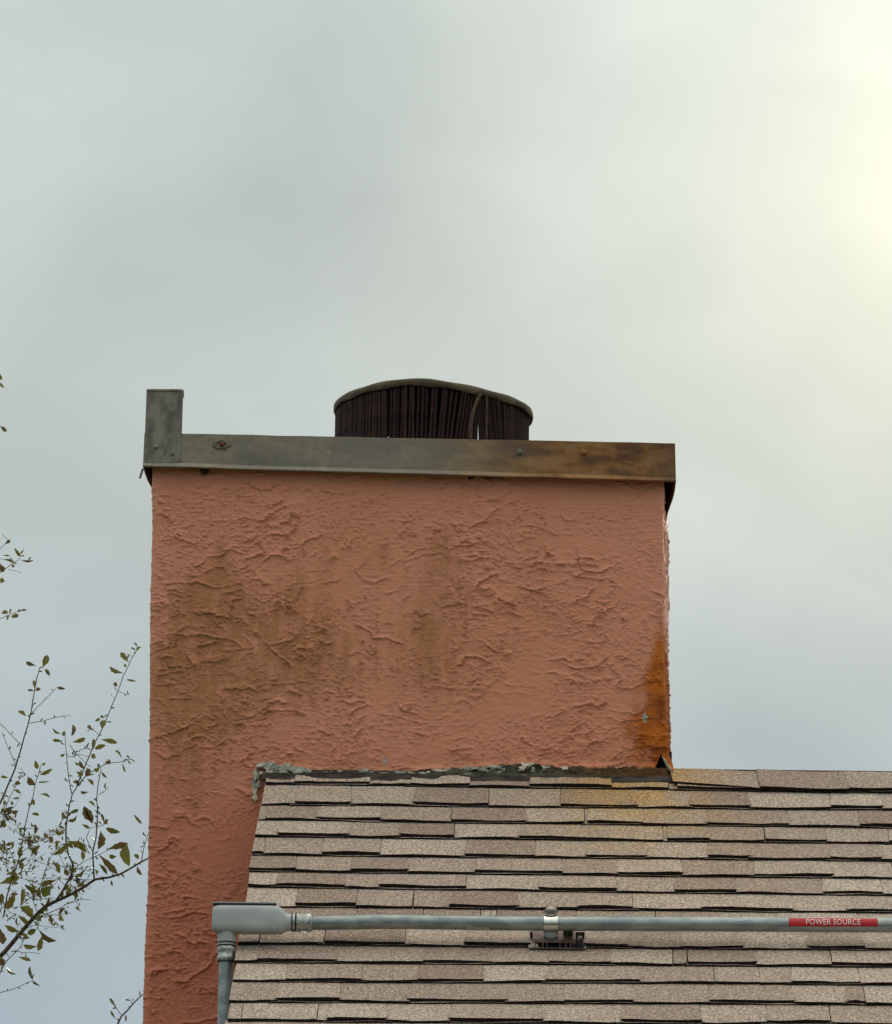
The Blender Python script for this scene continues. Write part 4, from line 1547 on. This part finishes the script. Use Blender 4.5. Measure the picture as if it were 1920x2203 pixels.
L([(850, 1600), (920, 1430), (960, 1330), (1010, 1210), (1060, 1100), (1130, 970), (1190, 830), (1250, 680), (1310, 540), (1360, 390), (1430, 250), (1470, 170), (1520, 80), (1530, 60)], 1.6, .7, .1, .25, Z2)
L([(-60, 1900), (0, 1790), (50, 1690), (110, 1540), (170, 1400), (230, 1200), (270, 1050), (320, 880), (350, 750), (380, 560), (410, 400), (440, 290), (450, 280)], 2.4, .8, -.1, -.2, Z2)
L([(345, 800), (480, 660), (560, 580), (640, 505)], .9, .6, -.15, -.1, Z2)
L([(325, 905), (480, 882), (600, 845), (700, 825), (790, 826)], .9, .5, -.15, -.2, Z2)
L([(240, 1150), (130, 1040), (0, 905), (-60, 850)], .9, .6, -.1, 0, Z2)
L([(172, 1370), (100, 1200), (20, 1000)], .9, .5, -.1, -.2, Z2)
s5 = [Z3(*p_) for p_ in ((30, 1080), (60, 900), (120, 700), (170, 560), (205, 380), (232, 234))] + [Z2(*p_) for p_ in ((320, 1850), (370, 1700), (390, 1580), (430, 1460), (450, 1370))]
limbs.append((s5, 1.8, .7, -.05, -.15))
L([(0, 2060), (50, 1930), (70, 1820), (120, 1700), (180, 1590), (220, 1510), (290, 1480), (225, 1400)], 1.1, .5, -.1, -.1, Z2)
L([(-60, 1680), (0, 1590), (60, 1480), (110, 1430), (190, 1350)], 1.6, .8, .05, .0, Z3)
L([(-60, 1790), (0, 1770), (120, 1740), (300, 1660), (275, 1530)], 1.1, .5, 0, .1, Z3)
L([(130, 1390), (200, 1400), (280, 1405), (370, 1412)], .9, .5, 0, .05, Z3)
L([(400, 1060), (430, 1050), (520, 1010), (620, 950), (720, 915), (830, 918)], 1.2, .5, .05, .1, Z3)
L([(355, 1060), (330, 1000), (300, 920), (240, 870), (200, 800)], 1.0, .5, 0, -.1, Z3)
L([(350, 880), (390, 720), (440, 590), (480, 500), (560, 420)], 1.0, .5, -.05, -.15, Z3)
L([(205, 480), (300, 400), (380, 380), (480, 330), (560, 210)], .9, .5, -.1, -.15, Z3)
L([(190, 970), (280, 900), (360, 860), (470, 820), (530, 740)], 1.0, .5, 0, .1, Z3)
L([(100, 700), (60, 620), (20, 560), (-30, 520)], .9, .5, -.1, 0, Z3)
L([(110, 720), (200, 660), (290, 660), (330, 560), (420, 490)], .9, .5, -.1, -.2, Z3)
L([(680, 640), (770, 570), (830, 540), (960, 480), (1060, 440)], 1.0, .5, .05, .1, Z3)
L([(672, 740), (760, 735), (860, 738)], .8, .6, .05, .05, Z3)
L([(660, 700), (640, 760), (680, 850), (770, 870)], .8, .5, .05, .1, Z3)
L([(610, 960), (700, 940), (720, 990)], .8, .5, .05, .1, Z3)
L([(820, 500), (760, 380), (730, 350), (690, 420)], .9, .5, .05, 0, Z3)
L([(850, 480), (790, 350), (830, 260), (950, 235), (975, 190)], .9, .5, .05, 0, Z3)
L([(240, 1180), (330, 1150), (400, 1165), (530, 1175)], .9, .4, .02, .05, Z3)
L([(60, 1110), (140, 1050), (100, 1040), (60, 1010)], .9, .5, 0, -.05, Z3)
L([(0, 1010), (60, 960), (90, 880), (140, 830)], 1.0, .5, 0, -.05, Z3)
L([(130, 560), (90, 470), (40, 430), (-10, 400)], .9, .5, -.1, -.1, Z3)
L([(180, 620), (260, 590), (300, 470), (270, 380), (255, 320)], .9, .5, -.1, -.15, Z3)
L([(240, 260), (290, 270), (360, 270)], .7, .4, -.1, -.1, Z3)
L([(160, 250), (200, 330), (125, 190), (50, 170)], .7, .4, -.1, -.1, Z3)
L([(1020, 2160), (1080, 2056), (1110, 1990), (1180, 1920), (1240, 1850), (1290, 1800), (1345, 1760), (1420, 1700)], 2.6, 1.0, .4, .5, Z3)
L([(1110, 1975), (1060, 1905), (1020, 1840), (1008, 1820)], .9, .5, .4, .4, Z3)
L([(1215, 1875), (1190, 1840), (1178, 1815)], .7, .4, .4, .4, Z3)
L([(1090, 2030), (1050, 2000), (1020, 1940)], .7, .4, .4, .4, Z3)
L([(1000, 960), (960, 1000)], .6, .4, 0, 0, Z2)
L([(1090, 1700), (1150, 1660), (1205, 1605)], .8, .5, 0, 0, Z2)
L([(1085, 1030), (1030, 975), (980, 945)], .7, .4, .2, .2, Z2)
L([(1000, 1195), (930, 1155)], .7, .4, .2, .2, Z2)
L([(1310, 555), (1380, 580), (1440, 590)], .6, .4, .2, .2, Z2)
L([(1460, 175), (1430, 145), (1390, 138)], .6, .4, .2, .2, Z2)
L([(820, 1250), (890, 1200), (960, 1185), (1010, 1200)], .8, .6, .1, .1, Z2)
L([(730, 1230), (760, 1275), (830, 1270), (880, 1250), (980, 1275)], .8, .6, .1, .1, Z2)
L([(780, 1160), (830, 1230), (880, 1280), (960, 1360), (1010, 1390)], .8, .6, .1, .1, Z2)
L([(-80, 1420), (0, 1375), (60, 1310), (15, 1265)], .9, .5, 0, 0, Z1)
L([(-80, 1600), (0, 1550), (80, 1490), (130, 1460), (155, 1425), (110, 1370)], 1.0, .5, 0, 0, Z1)
L([(60, 1525), (110, 1535), (160, 1550)], .6, .4, 0, 0, Z1)
L([(0, 1445), (50, 1455), (95, 1475)], .6, .4, 0, 0, Z1)
L([(105, 1465), (75, 1435), (55, 1410)], .6, .4, 0, 0, Z1)
L([(150, 1455), (200, 1465), (245, 1455)], .6, .4, 0, 0, Z1)
L([(-80, 1930), (0, 1888), (70, 1860), (140, 1830), (195, 1822)], .9, .5, 0, 0, Z1)
L([(-60, 60), (0, 90)], .8, .5, 0, 0, Z1)
L([(-60, 420), (0, 470)], .8, .5, 0, 0, Z1)

rt = random.Random(5)
for k in range(56):
    src = rt.choice([l_ for l_ in limbs[:28] if any(p_[0] < 160 and 1740 < p_[1] < 2040 for p_ in l_[0])])
    cand = [(p_, i / max(1, len(src[0]) - 1)) for i, p_ in enumerate(src[0]) if p_[0] < 160 and 1740 < p_[1] < 2040]
    p_, f_ = rt.choice(cand)
    dd = src[3] + (src[4] - src[3]) * f_
    an = rt.uniform(-2.6, .5)
    ln_ = rt.uniform(22, 62)
    pts_ = [p_]
    for q in range(4):
        an += rt.uniform(-.35, .35)
        pts_.append((pts_[-1][0] + ln_ / 4 * math.cos(an), pts_[-1][1] + ln_ / 4 * math.sin(an)))
    limbs.append((pts_, .8, .4, dd, dd + rt.uniform(-.15, .15)))

samples_ = []     # places where small leaves can grow
for pts, r0, r1, d0, d1 in limbs:
    P = []
    n = len(pts)
    for i in range(n - 1):
        for s in (0, .5):
            q = i + s
            f_ = q / (n - 1)
            a, b = np.array(pts[i]), np.array(pts[i + 1])
            j_ = np.array([random.uniform(-.6, .6), random.uniform(-.6, .6)]) if s else 0
            P.append((*(a + (b - a) * s + j_), d0 + (d1 - d0) * f_, r0 + (r1 - r0) * f_ ** .7))
    P.append((*pts[-1], d1, r1))
    mb = MB()
    mb.tube([tp(x_, y_, d_) for x_, y_, d_, _ in P], [max(.5, r_) * PXT for *_, r_ in P], 7 if r0 > 2 else 5)
    mb.build('branch', MATS['bark'] if r0 > 2.2 else MATS['twig'], tree, smooth=True)
    for i in range(len(P) - 1):
        a, b = np.array(P[i]), np.array(P[i + 1])
        ln = np.linalg.norm((b - a)[:2])
        samples_.append((a, b, ln))

# trunk and the limbs that carry these branches, left of the frame
mb = MB()
mb.tube([(0, 0, -.2), (.02, 0, .8), (.10, .02, 1.8), (.18, -.05, 2.8), (.15, -.1, 3.9), (.05, -.1, 5.2), (.1, 0, 6.6)], [.17, .135, .12, .10, .085, .05, .02], 12)
mb.build('trunk', MATS['bark'], tree, smooth=True)
for (z0, pxe, pye, r0) in ((2.1, *main[0], .040), (3.3, *Z2(-60, 1900), .020), (4.0, *Z1(-80, 1600), .014), (4.0, *Z1(-80, 1930), .014), (4.6, *Z1(-80, 1420), .014), (5.0, *Z1(-60, 420), .012), (5.3, *Z1(-60, 60), .012),
                           (1.7, *Z3(-60, 1680), .014), (1.6, *Z3(-60, 1790), .012), (1.1, *Z3(1020, 2160), .03)):
    e = tp(pxe, pye, 0 if pxe < 100 else .4)
    s = np.array([.12, 0, z0])
    m1 = s * .45 + e * .55 + np.array([0, 0, -.15 if z0 > 1.2 else -.35])
    mb = MB()
    pts = [s * (1 - q) ** 2 + m1 * 2 * q * (1 - q) + e * q * q for q in np.linspace(0, 1, 9)]
    rend = {True: 6.0 * PXT, False: 2.2 * PXT}[abs(pxe - main[0][0]) < 1]
    if pxe > 100:
        rend = 2.7 * PXT
    mb.tube(pts, [r0 + (rend * .98 - r0) * q for q in np.linspace(0, 1, 9)], 8)
    mb.build('limb', MATS['bark'], tree, smooth=True)


def leaf_mesh(name, fold, curl, shape):
    V, Fc = [], []
    st_ = 7
    for i in range(st_ + 1):
        s = i / st_
        w_ = {0: math.sin(math.pi * s ** .85) ** .8, 1: math.sin(math.pi * s ** 1.25) ** .9, 2: math.sin(math.pi * s ** 1.6) ** .75}[shape] * .5
        if i in (0, st_):
            w_ = .012
        w_ *= 1 + .13 * math.sin(i * 2.7 + shape * 2 + fold * 9)
        z_ = curl * math.sin(s * math.pi) - .25 * curl * s
        V += [(s, -w_, z_ + fold * w_), (s, 0, z_), (s, w_, z_ + fold * w_)]
    for i in range(st_):
        a = i * 3
        Fc += [(a, a + 3, a + 4, a + 1), (a + 1, a + 4, a + 5, a + 2)]
    me = bpy.data.meshes.new(name)
    me.from_pydata(V, [], Fc)
    me.polygons.foreach_set('use_smooth', [True] * len(Fc))
    me.update()
    return me


leaf_t = []
for i, (fo, cu2, sh_) in enumerate(((.35, .10, 0), (.5, .16, 1), (.25, -.08, 2), (.6, .05, 0), (.3, .2, 1))):
    for mname in ('leaf_olive', 'leaf_brown', 'leaf_green'):
        me = leaf_mesh('leaf', fo, cu2, sh_)
        me.materials.append(MATS[mname])
        leaf_t.append((mname, me))


def leaf(p0, p1, width_px, tip_dep, mname, roll):
    """p0 stem, p1 tip: (px,py,depth)"""
    a, b = tp(*p0), tp(p1[0], p1[1], p1[2])
    ex = b - a
    ln = np.linalg.norm(ex)
    ex = ex / ln
    vd = tp((p0[0] + p1[0]) / 2, (p0[1] + p1[1]) / 2, 0) + TRUNK - CAM
    vd = -vd / np.linalg.norm(vd)
    ez = vd - ex * np.dot(vd, ex)
    ez = ez / np.linalg.norm(ez)
    ey = np.cross(ez, ex)
    c_, s_ = math.cos(roll), math.sin(roll)
    ey, ez = ey * c_ + ez * s_, ez * c_ - ey * s_
    w_ = width_px * PXT / max(.45, abs(c_))
    me = random.choice([m for nme, m in leaf_t if nme == mname])
    o = bpy.data.objects.new('leaf', me)
    col.objects.link(o)
    o.parent = tree
    o.matrix_local = Matrix(((ex[0] * ln, ey[0] * w_, ez[0] * ln, a[0]), (ex[1] * ln, ey[1] * w_, ez[1] * ln, a[1]), (ex[2] * ln, ey[2] * w_, ez[2] * ln, a[2]), (0, 0, 0, 1)))


big3 = [(610, 380, 800, 490, 62), (610, 410, 480, 510, 50), (1165, 390, 1180, 612, 92), (980, 460, 1165, 400, 62), (920, 290, 900, 460, 70), (845, 225, 770, 65, 60), (970, 262, 1100, 300, 50), (310, 1112, 180, 980, 78),
        (480, 790, 390, 892, 88), (520, 740, 375, 778, 52), (355, 1190, 520, 1300, 50), (392, 1240, 345, 1392, 55), (340, 1345, 210, 1335, 46), (165, 1440, 285, 1480, 36), (-10, 775, 180, 712, 70), (150, 838, 60, 1010, 66),
        (200, 820, 190, 972, 42), (900, 500, 1080, 688, 62), (905, 590, 985, 692, 36), (350, 850, 222, 780, 46), (0, 1180, 28, 1330, 70), (475, 570, 550, 670, 42), (1300, 226, 1224, 138, 26), (40, 1150, 165, 1212, 52),
        (160, 1060, 260, 1150, 44), (440, 1100, 485, 1115, 34), (545, 1070, 585, 1112, 44), (690, 985, 730, 1022, 28), (590, 1010, 615, 1060, 30), (1258, 610, 1300, 695, 34), (1225, 505, 1272, 545, 36), (1018, 735, 1032, 792, 22),
        (345, 1060, 380, 1115, 60), (250, 1235, 330, 1190, 55), (0, 1440, 20, 1530, 60), (8, 980, 20, 860, 52), (440, 345, 490, 385, 55), (405, 350, 440, 320, 44), (300, 440, 330, 520, 44), (200, 450, 180, 540, 48), (1000, 520, 1065, 525, 42),
        (870, 640, 890, 685, 30), (750, 470, 760, 560, 40), (640, 640, 700, 660, 44), (590, 640, 630, 700, 40), (130, 430, 90, 400, 30), (30, 190, 40, 260, 40), (745, 225, 820, 268, 30), (985, 235, 970, 180, 26), (930, 130, 950, 205, 24), (275, 1530, 295, 1650, 24), (300, 1665, 368, 1710, 22),
        (1008, 1820, 1065, 1905, 26), (1015, 1935, 1055, 2005, 20), (1150, 1975, 1150, 2040, 18), (60, 1535, 155, 1605, 22)]
big2 = [(470, 292, 530, 148, 74), (400, 270, 285, 228, 46), (495, 305, 552, 385, 42), (1428, 235, 1335, 122, 56), (1365, 350, 1210, 280, 50), (392, 1592, 308, 1498, 74), (440, 1475, 580, 1408, 46), (800, 1115, 950, 1068, 52),
        (1120, 1085, 1300, 1125, 58), (1050, 1192, 1172, 1148, 54), (790, 1050, 805, 918, 46), (1010, 1990, 930, 1820, 70), (290, 832, 198, 772, 46), (415, 1412, 388, 1318, 50), (982, 1665, 890, 1665, 36), (700, 1105, 582, 1095, 36),
        (680, 1022, 582, 963, 28), (1025, 1200, 1035, 1075, 42), (380, 520, 375, 428, 40), (385, 545, 305, 540, 26), (395, 540, 450, 530, 46), (640, 510, 725, 525, 36), (1510, 100, 1450, 65, 22), (1510, 100, 1545, 62, 30), (1400, 425, 1505, 445, 24),
        (1300, 500, 1265, 452, 44), (1400, 285, 1375, 255, 36), (1110, 850, 1052, 885, 34), (1150, 850, 1115, 820, 32), (1160, 870, 1130, 965, 70), (1030, 990, 968, 930, 40), (720, 1240, 665, 1270, 34), (880, 1320, 930, 1410, 44), (960, 1520, 1035, 1595, 40),
        (880, 1545, 805, 1550, 36), (1125, 1440, 1185, 1505, 28), (1355, 1300, 1268, 1210, 26), (1350, 1345, 1390, 1450, 24), (1220, 1350, 1160, 1340, 44), (1440, 1300, 1410, 1255, 24), (1060, 1835, 980, 1770, 30), (1155, 2000, 1120, 1905, 26), (1160, 2030, 1190, 1965, 34),
        (240, 1690, 175, 1640, 36), (345, 1790, 385, 1770, 70), (345, 1800, 310, 1800, 50), (440, 1690, 555, 1730, 30), (350, 1910, 435, 1925, 36), (425, 1560, 555, 1550, 18), (160, 1585, 230, 1570, 44), (230, 1520, 200, 1495, 26), (460, 1365, 505, 1340, 28), (90, 1510, 8, 1495, 32),
        (130, 1740, 218, 1735, 26), (30, 1780, 75, 1782, 28), (700, 1050, 715, 990, 40), (840, 1440, 920, 1480, 46), (960, 1400, 990, 1470, 60), (1010, 1480, 940, 1440, 56), (1040, 1430, 1100, 1400, 50), (820, 1340, 878, 1370, 30), (1010, 1290, 1050, 1250, 60)]
big1 = [(0, 80, 8, 130, 22), (0, 150, 32, 186, 22), (0, 465, 50, 510, 30), (40, 1340, 75, 1305, 26), (150, 1430, 105, 1365, 24), (160, 1455, 245, 1458, 16), (100, 1475, 30, 1450, 20), (0, 1480, 25, 1545, 40), (0, 1600, 36, 1610, 40), (80, 1875, 138, 1862, 34), (10, 1850, 62, 1840, 30), (150, 1828, 198, 1822, 16), (125, 1835, 150, 1826, 20), (85, 1490, 106, 1505, 24)]
for lst, z in ((big3, Z3), (big2, Z2), (big1, Z1)):
    for (x0_, y0_, x1_, y1_, w_) in lst:
        k_ = {Z3: .235, Z2: .1945, Z1: .292}[z]
        dp = random.uniform(-.12, .12)
        leaf((*z(x0_, y0_), dp), (*z(x1_, y1_), dp + random.uniform(-.02, .02)), w_ * k_, 0, random.choice(('leaf_olive', 'leaf_brown', 'leaf_green', 'leaf_olive') if z is Z3 else ('leaf_brown', 'leaf_olive', 'leaf_olive')), random.uniform(-.5, .5))
nleaf = len(big3) + len(big2) + len(big1)
# small leaves along the twigs
wts = np.array([s_[2] for s_ in samples_])
wts = wts / wts.sum()
for k in range(290 - nleaf):
    a, b, ln = samples_[RNG.choice(len(samples_), p=wts)]
    q = random.random()
    c_ = a + (b - a) * q
    if c_[0] < -20:
        continue
    ang = math.atan2(b[1] - a[1], b[0] - a[0]) + random.choice((-1, 1)) * random.uniform(.5, 1.4)
    l_ = random.uniform(6, 15)
    wl = random.uniform(2.0, 4.5)
    if c_[0] < 170 and 1740 < c_[1] < 2030 and random.random() < .62:
        l_, wl = random.uniform(14, 26), random.uniform(5, 10)
    leaf((c_[0], c_[1], c_[2]), (c_[0] + l_ * math.cos(ang), c_[1] + l_ * math.sin(ang), c_[2] + random.uniform(-.01, .01)), wl, 0, random.choice(('leaf_brown', 'leaf_olive', 'leaf_green')), random.uniform(-.8, .8))

# still smaller leaves and buds, too many to pick apart
LV_, LF_ = [], []
tv = [np.array(v.co) for v in leaf_t[1][1].vertices]
tf = [tuple(pl.vertices) for pl in leaf_t[1][1].polygons]
for k in range(1050):
    a, b, ln = samples_[RNG.choice(len(samples_), p=wts)]
    if k > 420:      # the crown thickens towards the lower left
        while not (a[0] < 175 and 1760 < a[1] < 2010) or random.random() < a[0] / 260:
            a, b, ln = samples_[RNG.choice(len(samples_), p=wts)]
    c_ = a + (b - a) * random.random() + (np.array([random.gauss(0, 5), random.gauss(0, 5), 0, 0]) if k > 420 else 0)
    p_ = tp(c_[0], c_[1], c_[2])
    ex = np.array([random.gauss(0, 1), random.gauss(0, .6), random.gauss(.2, 1)])
    ex /= np.linalg.norm(ex)
    ey = np.cross(ex, [random.gauss(0, .4), 1, random.gauss(0, .4)])
    ey /= np.linalg.norm(ey)
    ez = np.cross(ex, ey)
    l_ = random.choice((random.uniform(2.5, 5), random.uniform(6, 13))) * PXT
    o_ = len(LV_)
    LV_ += [p_ + ex * v[0] * l_ + ey * v[1] * l_ * random.uniform(.3, .36) + ez * v[2] * l_ for v in tv]
    LF_ += [tuple(i + o_ for i in f_) for f_ in tf]
o = pydata('small_foliage', LV_, LF_, MATS['leaf_olive'], tree)
tag(o, kind='stuff')
# the rest of the crown, left of the frame, as one mass of foliage
LV_, LF_ = [], []
rb = random.Random(99)
tm = leaf_t[0][1]
tv = [np.array(v.co) for v in tm.vertices]
tf = [tuple(pl.vertices) for pl in tm.polygons]
for k in range(46):
    z0 = rb.uniform(2.4, 6.2)
    q = np.array([.12 * (1 - abs(z0 - 3) / 4), 0, z0])
    an, ln_ = rb.uniform(0, 2 * math.pi), rb.uniform(.5, 1.25)
    dr_ = np.array([math.cos(an), math.sin(an), rb.uniform(.35, 1.1)])
    pts = [q]
    for j in range(7):
        dr_ = dr_ + np.array([rb.gauss(0, .22), rb.gauss(0, .22), rb.gauss(.05, .2)])
        nq = pts[-1] + dr_ / np.linalg.norm(dr_) * ln_ / 7
        nq[0] = min(nq[0], .78)
        pts.append(nq)
    mb = MB()
    mb.tube(pts, list(np.linspace(.013, .002, len(pts))), 5)
    mb.build('branch', MATS['twig'], tree, smooth=True)
    for j in range(34):
        f_ = rb.uniform(1.5, len(pts) - 1.001)
        a_ = pts[int(f_)] + (pts[int(f_) + 1] - pts[int(f_)]) * (f_ % 1)
        ex = np.array([rb.gauss(0, 1) for _ in range(3)])
        ex /= np.linalg.norm(ex)
        ey = np.cross(ex, [rb.gauss(0, 1) for _ in range(3)])
        ey /= np.linalg.norm(ey)
        ez = np.cross(ex, ey)
        l_ = rb.uniform(.025, .07)
        if a_[0] + l_ > .82:
            continue
        o_ = len(LV_)
        LV_ += [a_ + ex * v[0] * l_ + ey * v[1] * l_ * .4 + ez * v[2] * l_ for v in tv]
        LF_ += [tuple(i + o_ for i in f2) for f2 in tf]
o = pydata('outer_foliage', LV_, LF_, MATS['leaf_green'], tree)
tag(o, kind='stuff')
